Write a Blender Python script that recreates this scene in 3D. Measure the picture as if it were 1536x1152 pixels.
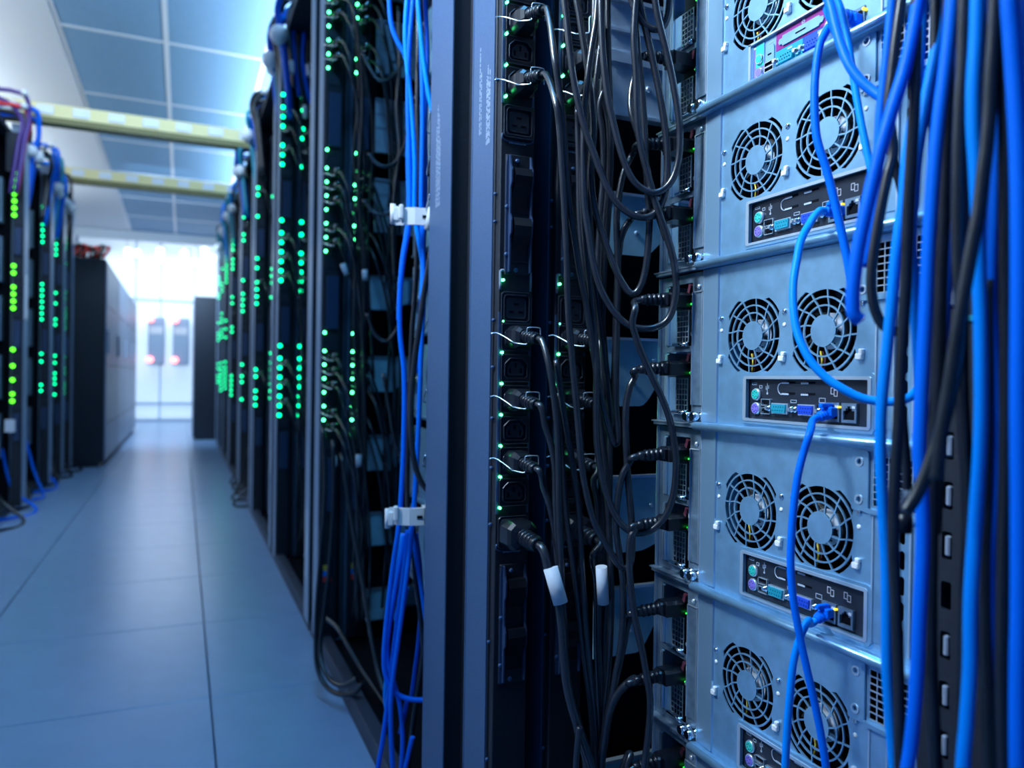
import bpy, bmesh, math, random
from mathutils import Vector, Matrix
rnd = random.Random(7)
for o in list(bpy.data.objects): bpy.data.objects.remove(o)
SC = bpy.context.scene; COL = SC.collection
V = Vector

# ------------------------------------------------------------------ camera
CZ = 0.785
FPX, YAW, PITCH, ROLL = 1131.0, .4122, -.0062, .0148
FW = V((math.sin(YAW)*math.cos(PITCH), math.cos(YAW)*math.cos(PITCH), math.sin(PITCH)))
_r = V((math.cos(YAW), -math.sin(YAW), 0)); _u = _r.cross(FW)
RT = _r*math.cos(ROLL) + _u*math.sin(ROLL); UP = _u*math.cos(ROLL) - _r*math.sin(ROLL)
CAM = V((0, 0, CZ))
cam_d = bpy.data.cameras.new('camera'); cam = bpy.data.objects.new('camera', cam_d); COL.objects.link(cam)
cam.matrix_world = Matrix(((RT.x, UP.x, -FW.x, 0), (RT.y, UP.y, -FW.y, 0), (RT.z, UP.z, -FW.z, CZ), (0, 0, 0, 1)))
cam_d.sensor_width = 36; cam_d.lens = FPX/1536*36; cam_d.clip_start = .02; cam_d.clip_end = 60
cam_d.dof.use_dof = True; cam_d.dof.focus_distance = .78; cam_d.dof.aperture_fstop = 4.6
SC.camera = cam

# ------------------------------------------------------------------ world, lamps, exposure
w = bpy.data.worlds.new('world'); SC.world = w; w.use_nodes = True
bg = w.node_tree.nodes['Background']; bg.inputs[0].default_value = (.03, .27, 1, 1); bg.inputs[1].default_value = .19
def area(name, loc, size, power, col=(.29, .645, 1), aim=None, spread=180):
    d = bpy.data.lights.new(name, 'AREA'); d.shape = 'RECTANGLE'; d.size, d.size_y = size; d.energy = power; d.color = col
    d.spread = math.radians(spread)
    o = bpy.data.objects.new(name, d); COL.objects.link(o); o.location = loc
    if aim == 'up': o.rotation_euler = (math.pi, 0, 0)
    elif aim: o.rotation_euler = (V(aim)-V(loc)).to_track_quat('-Z', 'Y').to_euler()
    return o
area('ceiling_lamp_left', (-.95, .75, 2.72), (.4, 1.0), 33, aim=(.5, .75, 1.84), spread=60, col=(.62, .80, 1))
area('fill_lamp_near', (.02, .45, 2.86), (.3, 1.0), 24, col=(.12, .50, 1))  # unseen deep blue fill added over the near aisle
area('fill_lamp_middle', (-.30, 3.7, 2.90), (1.6, .4), 26, aim=(-.3, 6.6, 1.2), spread=130, col=(.50, .74, 1))  # unseen lamp added and aimed to brighten the trays and cable heaps
area('fill_lamp_far', (-.25, 8.6, 2.86), (.6, 1.6), 80, aim=(-.25, 12.6, .2), spread=110, col=(.50, .74, 1))  # unseen fill, turned to the end wall to spare the near floor
area('uplight_fill_left', (-1.95, 6.0, 2.35), (.5, 8.5), 118, aim='up', col=(.74, .87, 1))  # unseen uplight added to brighten the soffit
area('uplight_fill_right', (.78, 5.6, 2.55), (.4, 8), 135, aim='up', col=(.60, .79, 1))  # unseen uplight added to brighten the ceiling tiles
area('end_zone_lamp', (-.2, 12.95, 2.78), (2.4, .6), 46, col=(.66, .82, 1))
SC.view_settings.view_transform = 'Standard'; SC.view_settings.look = 'None'
SC.view_settings.exposure = 0; SC.view_settings.gamma = 1; SC.view_settings.use_curve_mapping = False

# ------------------------------------------------------------------ materials
def mat(name, col, rough=.5, metal=0, spec=.5, noise=None, bump=None, emit=None, coat=0):
    m = bpy.data.materials.new(name); m.use_nodes = True
    nt = m.node_tree; b = nt.nodes['Principled BSDF']
    b.inputs['Base Color'].default_value = (*col, 1); b.inputs['Roughness'].default_value = rough
    b.inputs['Metallic'].default_value = metal; b.inputs['Specular IOR Level'].default_value = spec
    b.inputs['Coat Weight'].default_value = coat
    if emit:
        b.inputs['Emission Color'].default_value = (*emit[0], 1); b.inputs['Emission Strength'].default_value = emit[1]
    if noise or bump: tc = nt.nodes.new('ShaderNodeTexCoord')
    if noise:
        sc, amt, st = noise
        mp = nt.nodes.new('ShaderNodeMapping'); mp.inputs['Scale'].default_value = st
        n = nt.nodes.new('ShaderNodeTexNoise'); n.inputs['Scale'].default_value = sc; n.inputs['Detail'].default_value = 3
        r = nt.nodes.new('ShaderNodeMapRange'); r.inputs[1].default_value = .3; r.inputs[2].default_value = .7
        r.inputs[3].default_value = 1-amt; r.inputs[4].default_value = 1+amt
        mx = nt.nodes.new('ShaderNodeMix'); mx.data_type = 'RGBA'; mx.blend_type = 'MULTIPLY'; mx.inputs[0].default_value = 1
        mx.inputs[6].default_value = (*col, 1)
        L = nt.links.new
        L(tc.outputs['Object'], mp.inputs[0]); L(mp.outputs[0], n.inputs['Vector']); L(n.outputs['Fac'], r.inputs[0])
        L(r.outputs[0], mx.inputs[7]); L(mx.outputs[2], b.inputs['Base Color'])
    if bump:
        sc, st, d = bump
        n2 = nt.nodes.new('ShaderNodeTexNoise'); n2.inputs['Scale'].default_value = sc
        bp = nt.nodes.new('ShaderNodeBump'); bp.inputs['Strength'].default_value = st; bp.inputs['Distance'].default_value = d
        nt.links.new(tc.outputs['Object'], n2.inputs['Vector']); nt.links.new(n2.outputs['Fac'], bp.inputs['Height'])
        nt.links.new(bp.outputs[0], b.inputs['Normal'])
    return m
M = {}
M['steel'] = mat('galvanised_steel', (.30, .54, .74), .33, .70, .5, noise=(60, .10, (1, 1, 1)), bump=(900, .12, .0004))
M['steel_sheen'] = mat('steel_with_painted_sheen', (.37, .58, .76), .30, .68)  # paler steel: the reflection on the panel strip put into the colour
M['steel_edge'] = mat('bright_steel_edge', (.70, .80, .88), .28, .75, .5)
M['steel_dark'] = mat('dark_steel', (.20, .29, .38), .4, .6, noise=(80, .2, (1, 1, 1)))
M['chrome'] = mat('chrome', (.85, .9, .95), .12, 1)
M['rail_steel'] = mat('brushed_rail_steel', (.50, .60, .70), .36, .35, .5, noise=(40, .12, (1, 1, 1)))
M['port_plate'] = mat('dark_port_plate', (.030, .038, .055), .28, .4)
M['rim'] = mat('black_plastic_edge_highlight', (.05, .06, .085), .28)  # paler tone paints the edge highlights of the outlets
M['teal_steel'] = mat('zinc_plated_steel', (.42, .74, .86), .36, .25, noise=(30, .12, (1, 1, 1)))
M['black'] = mat('black_plastic', (.007, .009, .015), .30)
M['black_soft'] = mat('matt_black_paint', (.010, .013, .022), .6, noise=(200, .25, (1, 1, 1)))
M['void'] = mat('interior_shade_black', (.004, .005, .009), .8, spec=.1)  # near-black stands in for shade inside racks, casings and openings
M['core'] = mat('charcoal_socket_plastic', (.020, .024, .036), .42)
M['grey'] = mat('grey_powder_coat', (.048, .10, .205), .45, noise=(700, .22, (1, 1, 1)), bump=(1400, .15, .0003))
M['navy'] = mat('blue_black_powder_coat', (.03, .055, .12), .45, noise=(900, .4, (1, 1, 1)))
M['light_grey'] = mat('pale_grey_plastic', (.28, .32, .40), .45)
M['cord'] = mat('black_rubber', (.012, .014, .020), .27, spec=.8, noise=(90, .3, (1, 1, 1)))
M['blue'] = mat('blue_cable_jacket', (0, .175, .92), .42, spec=.15)
M['blue2'] = mat('bright_blue_cable_jacket', (0, .29, .98), .42, spec=.15)
M['blue3'] = mat('deep_blue_cable_jacket', (0, .09, .58), .42, spec=.15)
M['purple'] = mat('purple_cable_jacket', (.10, .04, .25), .4)
M['red'] = mat('red_cable_jacket', (.9, .05, .04), .4)
M['green_c'] = mat('green_wire', (.02, .3, .1), .4)
M['white'] = mat('white_plastic', (.90, .88, .86), .35)
M['paper'] = mat('white_label_paper', (.66, .68, .72), .6)
M['print'] = mat('pale_printed_ink', (.50, .58, .68), .6)
M['yellow'] = mat('yellow_plastic', (.75, .55, .05), .4)
M['tray'] = mat('cream_yellow_paint', (1.0, .82, .36), .45)
M['tray_shade'] = mat('shaded_tray_yellow', (.20, .17, .04), .5)  # darker copy of the tray paint, shade of the underside put into colour
M['magenta'] = mat('magenta_port_label', (.26, .006, .19), .5)
M['violet'] = mat('violet_port_label', (.22, .16, .62), .5)
M['mint'] = mat('mint_port_plastic', (.03, .55, .45), .4)
M['teal'] = mat('teal_port_plastic', (.01, .30, .40), .4)
M['vga'] = mat('royal_blue_port_plastic', (.01, .07, .60), .4)
M['latch'] = mat('maroon_latch_plastic', (.10, .018, .035), .5)
M['gold'] = mat('gold_contact', (.8, .55, .15), .3, .8)
M['led'] = mat('green_indicator', (.0, .2, .05), .4, emit=((.06, 1, .30), 14))
M['led_far'] = mat('blue_green_indicator', (.0, .2, .1), .4, emit=((.0, 1, .36), 5.5))
M['led_lime'] = mat('lime_indicator', (.05, .2, .0), .4, emit=((.10, 1, .02), 4.0))
M['led_dim'] = mat('dim_green_indicator', (.0, .2, .05), .4, emit=((.02, 1, .05), 1.6))
M['amber'] = mat('amber_link_light', (.5, .4, .02), .4, emit=((1, .8, .05), 1.2))
M['red_lamp'] = mat('red_warning_lamp', (.5, .05, .05), .4, emit=((1, .22, .22), 5))
M['lamp'] = mat('lamp_glass', (.9, .9, .9), .4, emit=((.8, .91, 1), 3.2))
M['floor'] = mat('pale_laminate_floor_tile', (.25, .39, .60), .28, 0, .55, noise=(9, .05, (1, 1, 1)))
M['floor_base'] = mat('dark_floor_joint', (.10, .13, .18), .6)
M['ceil'] = mat('ceiling_tile_board', (.22, .40, .58), .7, noise=(40, .04, (1, 1, 1)))
M['soffit'] = mat('white_plaster', (.78, .80, .82), .7)
M['tbar'] = mat('white_ceiling_grid', (.80, .82, .84), .5)
M['wall'] = mat('white_wall_paint', (.75, .77, .8), .7)
M['frame'] = mat('pale_blue_grey_frame', (.45, .55, .68), .4)
M['pane'] = mat('lit_frosted_glass', (.8, .85, .9), .3, emit=((.66, .84, 1), .42))
M['cab'] = mat('black_cabinet_enamel', (.008, .012, .022), .42)
M['cab_door'] = mat('grey_blue_cabinet_door', (.16, .22, .33), .36, spec=.5)
M['fan'] = mat('black_fan_plastic', (.012, .014, .018), .4)
M['slate'] = mat('slate_base_paint', (.035, .045, .075), .55)
M['post'] = mat('blue_grey_post_paint', (.30, .39, .52), .40)

# ------------------------------------------------------------------ mesh builder
class MB:
    def __init__(s, f=None): s.v = []; s.fc = []; s.sm = []; s.f = f
    def P(s, p):
        s.v.append(tuple(s.f(*p)) if s.f else tuple(p)); return len(s.v)-1
    def face(s, ids, smooth=False): s.fc.append(tuple(ids)); s.sm.append(smooth)
    def box(s, a, b):
        x0, y0, z0 = a; x1, y1, z1 = b
        i = [s.P(p) for p in ((x0,y0,z0),(x1,y0,z0),(x1,y1,z0),(x0,y1,z0),(x0,y0,z1),(x1,y0,z1),(x1,y1,z1),(x0,y1,z1))]
        for q in ((0,3,2,1),(4,5,6,7),(0,1,5,4),(1,2,6,5),(2,3,7,6),(3,0,4,7)): s.face([i[k] for k in q])
        return s
    def prism(s, poly, ax, a0, a1, smooth=False):          # poly in the two other axes (cyclic order), extruded along axis ax
        def mk(p, a):
            return {'x': (a, p[0], p[1]), 'y': (p[0], a, p[1]), 'z': (p[0], p[1], a)}[ax]
        n = len(poly); A = [s.P(mk(p, a0)) for p in poly]; B = [s.P(mk(p, a1)) for p in poly]
        s.face(A[::-1]); s.face(B)
        for k in range(n): s.face((A[k], A[(k+1) % n], B[(k+1) % n], B[k]), smooth)
        return s
    def cbox(s, a, b, c):                                     # box with chamfered edges
        x0, y0, z0 = a; x1, y1, z1 = b
        def ring(x0, x1, y0, y1, k): return [(x0+k,y0),(x1-k,y0),(x1,y0+k),(x1,y1-k),(x1-k,y1),(x0+k,y1),(x0,y1-k),(x0,y0+k)]
        L = [[s.P((p[0], p[1], z)) for p in ring(x0+d, x1-d, y0+d, y1-d, c)] for z, d in ((z0, c*.9), (z0+c, 0), (z1-c, 0), (z1, c*.9))]
        s.face(L[0][::-1]); s.face(L[3])
        for A, B in zip(L, L[1:]):
            for k in range(8): s.face((A[k], A[(k+1) % 8], B[(k+1) % 8], B[k]))
        return s
    def ring_sweep(s, rings, cap=True, smooth=True):
        n = len(rings[0])
        for A, B in zip(rings, rings[1:]):
            for k in range(n): s.face((A[k], A[(k+1) % n], B[(k+1) % n], B[k]), smooth)
        if cap: s.face(rings[0][::-1]); s.face(rings[-1])
    def rev(s, p0, p1, prof, n=12, cap=True):                 # lathe along p0->p1: prof = [(t, r)]
        p0, p1 = V(p0), V(p1); d = (p1-p0); q = d.normalized()
        a = q.orthogonal().normalized(); b = q.cross(a)
        R = []
        for t, r in prof:
            c = p0+d*t
            R.append([s.P(c+(a*math.cos(2*math.pi*k/n)+b*math.sin(2*math.pi*k/n))*r) for k in range(n)])
        s.ring_sweep(R, cap); return s
    def cyl(s, p0, p1, r, n=12): return s.rev(p0, p1, [(0, r), (1, r)], n)
    def ball(s, c, r, n=8):
        pr = [(0.5-.5*math.cos(math.pi*k/n), max(r*math.sin(math.pi*k/n), r*.02)) for k in range(n+1)]
        return s.rev((c[0], c[1], c[2]-r), (c[0], c[1], c[2]+r), pr, 10)
    def tube(s, pts, r, n=8, seg=6, smooth=True):
        P = [V(p) for p in pts]
        if len(P) > 2: P = spline(P, seg)
        t = (P[1]-P[0]).normalized(); a = t.orthogonal().normalized(); R = []
        for i, p in enumerate(P):
            t2 = (P[min(i+1, len(P)-1)]-P[max(i-1, 0)]).normalized()
            a = (a-t2*a.dot(t2)).normalized(); b = t2.cross(a)
            R.append([s.P(p+(a*math.cos(2*math.pi*k/n)+b*math.sin(2*math.pi*k/n))*r) for k in range(n)])
        s.ring_sweep(R, True, smooth); return s
    def add(s, me, f=None):                                   # append faces of a blender mesh
        o = len(s.v)
        for v in me.vertices: s.P(f(*v.co) if f else v.co)
        for p in me.polygons: s.face([o+k for k in p.vertices])
        return s
    def mesh(s, name, m):
        me = bpy.data.meshes.new(name); me.from_pydata(s.v, [], s.fc); me.update()
        me.polygons.foreach_set('use_smooth', s.sm)
        bm = bmesh.new(); bm.from_mesh(me); bmesh.ops.recalc_face_normals(bm, faces=bm.faces); bm.to_mesh(me); bm.free()
        me.materials.append(M[m]); return me
    def build(s, name, m, parent=None): return put(name, s.mesh(name, m), parent)
def spline(P, seg):
    Q = []
    n = len(P)
    for i in range(n-1):
        p0, p1, p2, p3 = P[max(i-1, 0)], P[i], P[i+1], P[min(i+2, n-1)]
        # centripetal-ish Catmull-Rom with limited tangents
        L = (p2-p1).length
        m1 = (p2-p0); m2 = (p3-p1)
        m1 = m1.normalized()*L if m1.length > 1e-9 else p2-p1
        m2 = m2.normalized()*L if m2.length > 1e-9 else p2-p1
        for k in range(seg):
            t = k/seg; t2, t3 = t*t, t*t*t
            Q.append(p1*(2*t3-3*t2+1)+m1*(t3-2*t2+t)+p2*(-2*t3+3*t2)+m2*(t3-t2))
    Q.append(P[-1]); return Q
def put(name, me, parent=None, loc=None):
    o = bpy.data.objects.new(name, me); COL.objects.link(o)
    if parent: o.parent = parent
    if loc: o.location = loc
    return o
def tag(o, label=None, cat=None, group=None, kind=None):
    if label: o['label'] = label
    if cat: o['category'] = cat
    if group: o['group'] = group
    if kind: o['kind'] = kind
    return o
def thing(name, label, cat, loc=(0, 0, 0), group=None):
    o = bpy.data.objects.new(name, None); COL.objects.link(o); o.location = loc; o.empty_display_size = .05
    return tag(o, label, cat, group)
KIDS = {}
def copy_tree(o, parent=None):
    c = o.copy(); COL.objects.link(c)
    if parent: c.parent = parent
    for k in o.children: copy_tree(k, c)
    return c
def at(x, y, d):                                              # photo pixel and distance from the lens plane -> a point of the room
    return CAM + (FW + RT*((x-768)/FPX) + UP*((576-y)/FPX))*d
def rrect(x0, y0, x1, y1, r, n=3):
    out = []
    for cx, cy, a0 in ((x1-r, y0+r, -90), (x1-r, y1-r, 0), (x0+r, y1-r, 90), (x0+r, y0+r, 180)):
        for k in range(n+1):
            a = math.radians(a0+90*k/n); out.append((cx+r*math.cos(a), cy+r*math.sin(a)))
    return out
def circ(cx, cy, r, n=32): return [(cx+r*math.cos(2*math.pi*k/n), cy+r*math.sin(2*math.pi*k/n)) for k in range(n)]
def sheet(outer, holes, th):                                  # flat sheet with holes (filled 2D curve), thickness th along +z from 0
    cu = bpy.data.curves.new('tmp', 'CURVE'); cu.dimensions = '2D'; cu.fill_mode = 'BOTH'; cu.extrude = th/2
    for poly in [outer]+holes:
        sp = cu.splines.new('POLY'); sp.points.add(len(poly)-1); sp.use_cyclic_u = True
        for k, p in enumerate(poly): sp.points[k].co = (p[0], p[1], 0, 1)
    ob = bpy.data.objects.new('tmp', cu); COL.objects.link(ob)
    me = bpy.data.meshes.new_from_object(ob)
    bpy.data.objects.remove(ob); bpy.data.curves.remove(cu)
    return me

# ================================================================== SETTING
def struct(o): o['kind'] = 'structure'; return o
fl = struct(MB().box((-3.2, -2.5, -.06), (3.2, 16, -.012)).build('floor', 'floor_base'))
tile_me = MB().cbox((.0016, .0016, -.012), (.5984, .5984, 0), .0015).mesh('floor_tile', 'floor')
for i in range(-5, 5):
    for j in range(-5, 24):
        y = 1.9685+.6*(j-3)
        if (i < -3 or i > 0) and y > 9: continue
        put('floor_tile', tile_me, fl, (.0713+.6*i, y, 0))
ce = struct(MB().box((-.76, -2.5, 2.955), (3.2, 12.7, 3.0)).build('ceiling', 'ceil'))
ct_me = MB().cbox((.012, .012, -.012), (.598, 1.208, .008), .003).mesh('ceiling_tile', 'ceil')
for i in range(0, 4):
    for j in range(-4, 6):
        put('ceiling_tile', ct_me, ce, (-.73+.61*i, 5.41+1.22*j, 2.95))
for i in range(0, 5):
    x = -.73+.61*i
    MB().box((x-.015, -2.4, 2.933), (x+.015, 12.7, 2.95)).build('grid_bar', 'tbar', ce)
for j in range(-4, 7):
    y = 5.41+1.22*j
    MB().box((-.74, y-.013, 2.934), (1.8, y+.013, 2.949)).build('grid_bar', 'tbar', ce)
struct(MB().box((-3.2, -2.5, 2.925), (-.745, 12.7, 3.0)).build('trim_1', 'soffit'))
struct(MB().box((-3.2, 12.7, 2.80), (3.2, 12.8, 3.0)).build('trim_2', 'soffit'))
struct(MB().box((-3.2, 12.8, 3.10), (3.2, 16, 3.16)).build('trim_3', 'soffit'))
struct(MB().box((-3.25, -2.5, 0), (-3.2, 16, 3.1)).build('wall_left', 'wall'))
struct(MB().box((3.2, -2.5, 0), (3.25, 16, 3.1)).build('wall_right', 'wall'))
# far glazed wall
wb = struct(MB().box((-3.2, 13.95, 0), (3.2, 14.0, 3.1)).build('wall_back', 'wall'))
for (x0, x1) in ((-1.53, -.715), (-.705, -.345), (-.335, .165), (.175, .95)):
    for (z0, z1) in ((.05, .285), (.315, 1.99), (2.03, 2.95)):
        MB().box((x0, 13.77, z0), (x1, 13.78, z1)).build('glass_pane', 'pane', wb)
for x in (-1.55, -.71, -.34, .17, .97):
    MB().box((x-.012, 13.74, 0), (x+.012, 13.80, 3.0)).build('mullion', 'frame', wb)
for z in (.02, .30, 2.01, 2.98):
    MB().box((-1.55, 13.745, z-.02), (.97, 13.795, z+.02)).build('transom', 'frame', wb)
# wall boxes with red lamps
for k, (x, lab) in enumerate(((-.40, 'left'), (-.03, 'right'))):
    t = thing('control_box', 'grey control box with two red lamps on the far glass wall, %s one' % lab, 'box', (x, 13.74, 0), 'control boxes on the far wall')
    MB().cbox((-.12, -.12, .95), (.13, 0, 1.72), .02).build('box_body', 'post', t)
    MB().box((-.10, -.125, 1.44), (.10, -.119, 1.56)).build('box_label', 'paper', t)
    MB().rev((-.085, -.12, 1.68), (-.085, -.17, 1.68), [(0, .05), (.8, .05), (1, .03)]).build('warning_lamp', 'red_lamp', t)
    MB().rev((-.09, -.12, 1.02), (-.09, -.17, 1.02), [(0, .05), (.8, .05), (1, .03)]).build('warning_lamp', 'red_lamp', t)
# small bright lamps before the glass wall
for k, (x, y, h) in enumerate(((192, 377, .1), (206, 380, .1), (240, 378, .12), (238, 389, .1), (276, 384, .16), (307, 376, .1), (307, 390, .12), (275, 412, .22), (303, 420, .26), (190, 405, .12), (318, 388, .1), (292, 394, .09))):
    p = at(x, y, 12.0)
    t = thing('pendant_lamp', 'bright white pendant lamp hanging at the far end of the aisle', 'lamp', p, 'pendant lamps by the far glass wall')
    MB().rev((0, 0, -h/2), (0, 0, h/2), [(0, .02), (.1, .05), (.9, .05), (1, .02)]).build('lamp_bulb', 'lamp', t)
    MB().cyl((0, 0, h/2), (0, 0, 3.1-p.z), .006, 6).build('lamp_cord', 'white', t)

# yellow cable trays across the aisle
for k, (y, z, lab) in enumerate(((5.35, 2.31, 'nearer'), (6.9, 2.31, 'farther'))):
    t = thing('cable_tray', 'yellow ladder cable tray crossing above the aisle, the %s one' % lab, 'tray', (0, y, z), 'cable trays over the aisle')
    MB().box((-2.2, -.08, -.014), (1.6, .050, -.006)).build('tray_floor', 'tray_shade', t)
    MB().box((-2.2, -.088, -.030), (1.6, -.080, .008)).build('side_rail', 'tray_shade', t)  # dark lower strip paints the shaded bottom edge
    MB().box((-2.2, -.088, .008), (1.6, -.080, .085)).build('side_rail', 'tray', t)
    MB().box((-2.2, .050, -.014), (1.6, .058, .085)).build('side_rail', 'tray', t)
    rung = MB().cbox((-.045, -.094, .020), (.045, -.088, .074), .003).mesh('rung', 'white')
    for i in range(20): put('rung', rung, t, (-2.1+.19*i, 0, 0))
    MB().tube([(-2.2, -.05, .02), (-1, -.04, .02), (0, -.055, .02), (1.6, -.05, .02)], .014).build('fibre_duct', 'tray', t)
    MB().tube([(-2.2, .01, .02), (-1, .02, .02), (0, .0, .02), (1.6, .01, .02)], .014).build('fibre_duct', 'tray', t)

# ================================================================== POWER STRIPS
ZT = (.910, 1.429, 1.948)
def octo(x0, z0, x1, z1, c, cb=None):                         # outlet outline: top corners cut
    cb = .002 if cb is None else cb
    return [(x0+cb, z0), (x1-cb, z0), (x1, z0+cb), (x1, z1-c), (x1-c, z1), (x0+c, z1), (x0, z1-c), (x0, z0+cb)]
def c13_meshes():
    fr = MB().add(sheet(rrect(.004, -.0172, .0435, .0172, .002), [octo(.0085, -.0125, .0395, .0125, .007, .003)], .004), lambda x, y, z: (x, -.0035-z, y)).mesh('outlet', 'black')
    co = MB(); co.prism(octo(.0125, -.0090, .0355, .0085, .006), 'y', -.004, .004)
    co = co.mesh('outlet_core', 'core')
    sl = MB()
    for x, z in ((.0165, -.003), (.024, .0035), (.0315, -.003)): sl.box((x-.0012, -.0046, z-.003), (x+.0012, -.0038, z+.003))
    rm = MB()  # thin rings added as painted edge highlights
    def loop(poly, y, r): rm.tube([(p[0], y, p[1]) for p in poly+poly[:1]], r, 4, 1, False)
    loop(octo(.0085, -.0125, .0395, .0125, .007, .003), -.0056, .0005); loop(octo(.0130, -.0085, .0350, .0080, .006), -.0040, .0004); loop(rrect(.004, -.0172, .0435, .0172, .002, 1), -.0055, .0004)
    return fr, co, sl.mesh('outlet_slots', 'void'), rm.mesh('outlet_edge_glint', 'rim')
def c19_meshes():
    fr = MB().add(sheet(rrect(.003, -.020, .0445, .020, .003), [rrect(.0065, -.0165, .0410, .0165, .004)], .004), lambda x, y, z: (x, -.0035-z, y)).mesh('large_outlet', 'black')
    co = MB().prism(rrect(.0105, -.0125, .0370, .0125, .003), 'y', -.004, .004).mesh('large_outlet_core', 'core')
    sl = MB()
    for x, z in ((.0237, .0055), (.0175, -.0045), (.030, -.0045)): sl.box((x-.0032, -.0046, z-.0011), (x+.0032, -.0038, z+.0011))
    rm = MB()  # rings that paint highlights along the large outlet's edges
    def loop(poly, y, r): rm.tube([(p[0], y, p[1]) for p in poly+poly[:1]], r, 4, 1, False)
    loop(rrect(.0065, -.0165, .0410, .0165, .004, 2), -.0056, .0005); loop(rrect(.0108, -.0122, .0367, .0122, .003, 2), -.0040, .0004); loop(rrect(.003, -.020, .0445, .020, .003, 1), -.0055, .0004)
    return fr, co, sl.mesh('large_outlet_slots', 'void'), rm.mesh('outlet_edge_glint', 'rim')
C13, C19 = c13_meshes(), c19_meshes()
def led_mesh(r, m): return MB().rev((0, .002, 0), (0, -.0045, 0), [(0, r), (.8, r), (1, r*.6)], 10).mesh('indicator_light', m)
LED = led_mesh(.0016, 'led')
def breaker_bay(t, z0):                                        # .15 tall bay from z0 upward
    b = MB().cbox((.007, -.004, z0), (.043, .001, z0+.152), .001).build('breaker_bay', 'black_soft', t)
    for zc in (z0+.045, z0+.108):
        MB().prism([(-.004, zc-.028), (-.0045, zc-.010), (-.013, zc+.004), (-.0155, zc+.016), (-.0125, zc+.026), (-.004, zc+.027)], 'x', .0155, .039).build('breaker_switch', 'black', b)
        MB().box((.0155, -.0052, zc-.029), (.039, -.004, zc-.0275)).build('breaker_lip', 'core', b)
    pr = [(-.003, z0+.002), (-.010, z0+.004), (-.010, z0+.046), (-.014, z0+.052), (-.014, z0+.068), (-.010, z0+.076), (-.010, z0+.108), (-.014, z0+.115), (-.014, z0+.131), (-.010, z0+.138), (-.008, z0+.150), (-.003, z0+.151)]
    MB().prism(pr, 'x', .0105, .0125).build('breaker_guard', 'navy', b)
    MB().prism(pr, 'x', .0395, .0410).build('breaker_guard', 'navy', b)
    MB().prism([(.0070, z0+.003), (.0115, z0+.001), (.0115, z0+.148), (.0085, z0+.151), (.0070, z0+.140)], 'y', -.0055, -.004).build('breaker_flange', 'navy', b)
    s = MB()
    for x, z in ((.022, z0+.006), (.022, z0+.144), (.0085, z0+.025), (.0085, z0+.085)): s.rev((x, -.004, z), (x, -.0068, z), [(0, .0028), (.7, .0028), (1, .0015)], 10)
    s.build('breaker_screw', 'grey', b)
def clip(t, z, x0=0):
    MB().tube([(-.010, -.004, z+.004), (-.004, -.006, z+.005), (.004, -.018, z-.001), (.010, -.030, z-.008)], 0.00065, 6, 4).tube([(.010, -.030, z-.008), (.020, -.042, z-.010), (.0215, -.043, z-.009), (.0215, -.043, z+.009), (.023, -.044, z+.0105), (.036, -.046, z+.0105), (.038, -.046, z+.009), (.038, -.046, z-.009)], 0.00065, 6, 3).build('retention_clip', 'steel_edge', t)
def print_lines(t, x, y0, y1, z0, z1, n, seed):
    r = random.Random(seed); b = MB()
    for i in range(n):
        y = y0+(y1-y0)*(i+.5)/n; z = z0
        for (a, c) in ((z0, z0+(z1-z0)*r.uniform(.55, 1)),):
            z = a
            while z < c:
                l = r.uniform(.003, .009); b.box((x-.0003, y-.0007, z), (x, y+.0007, min(z+l, c))); z += l+r.uniform(.0012, .003)
    o = b.build('printed_notice', 'print', t); o['kind'] = 'stuff'; return o
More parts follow.
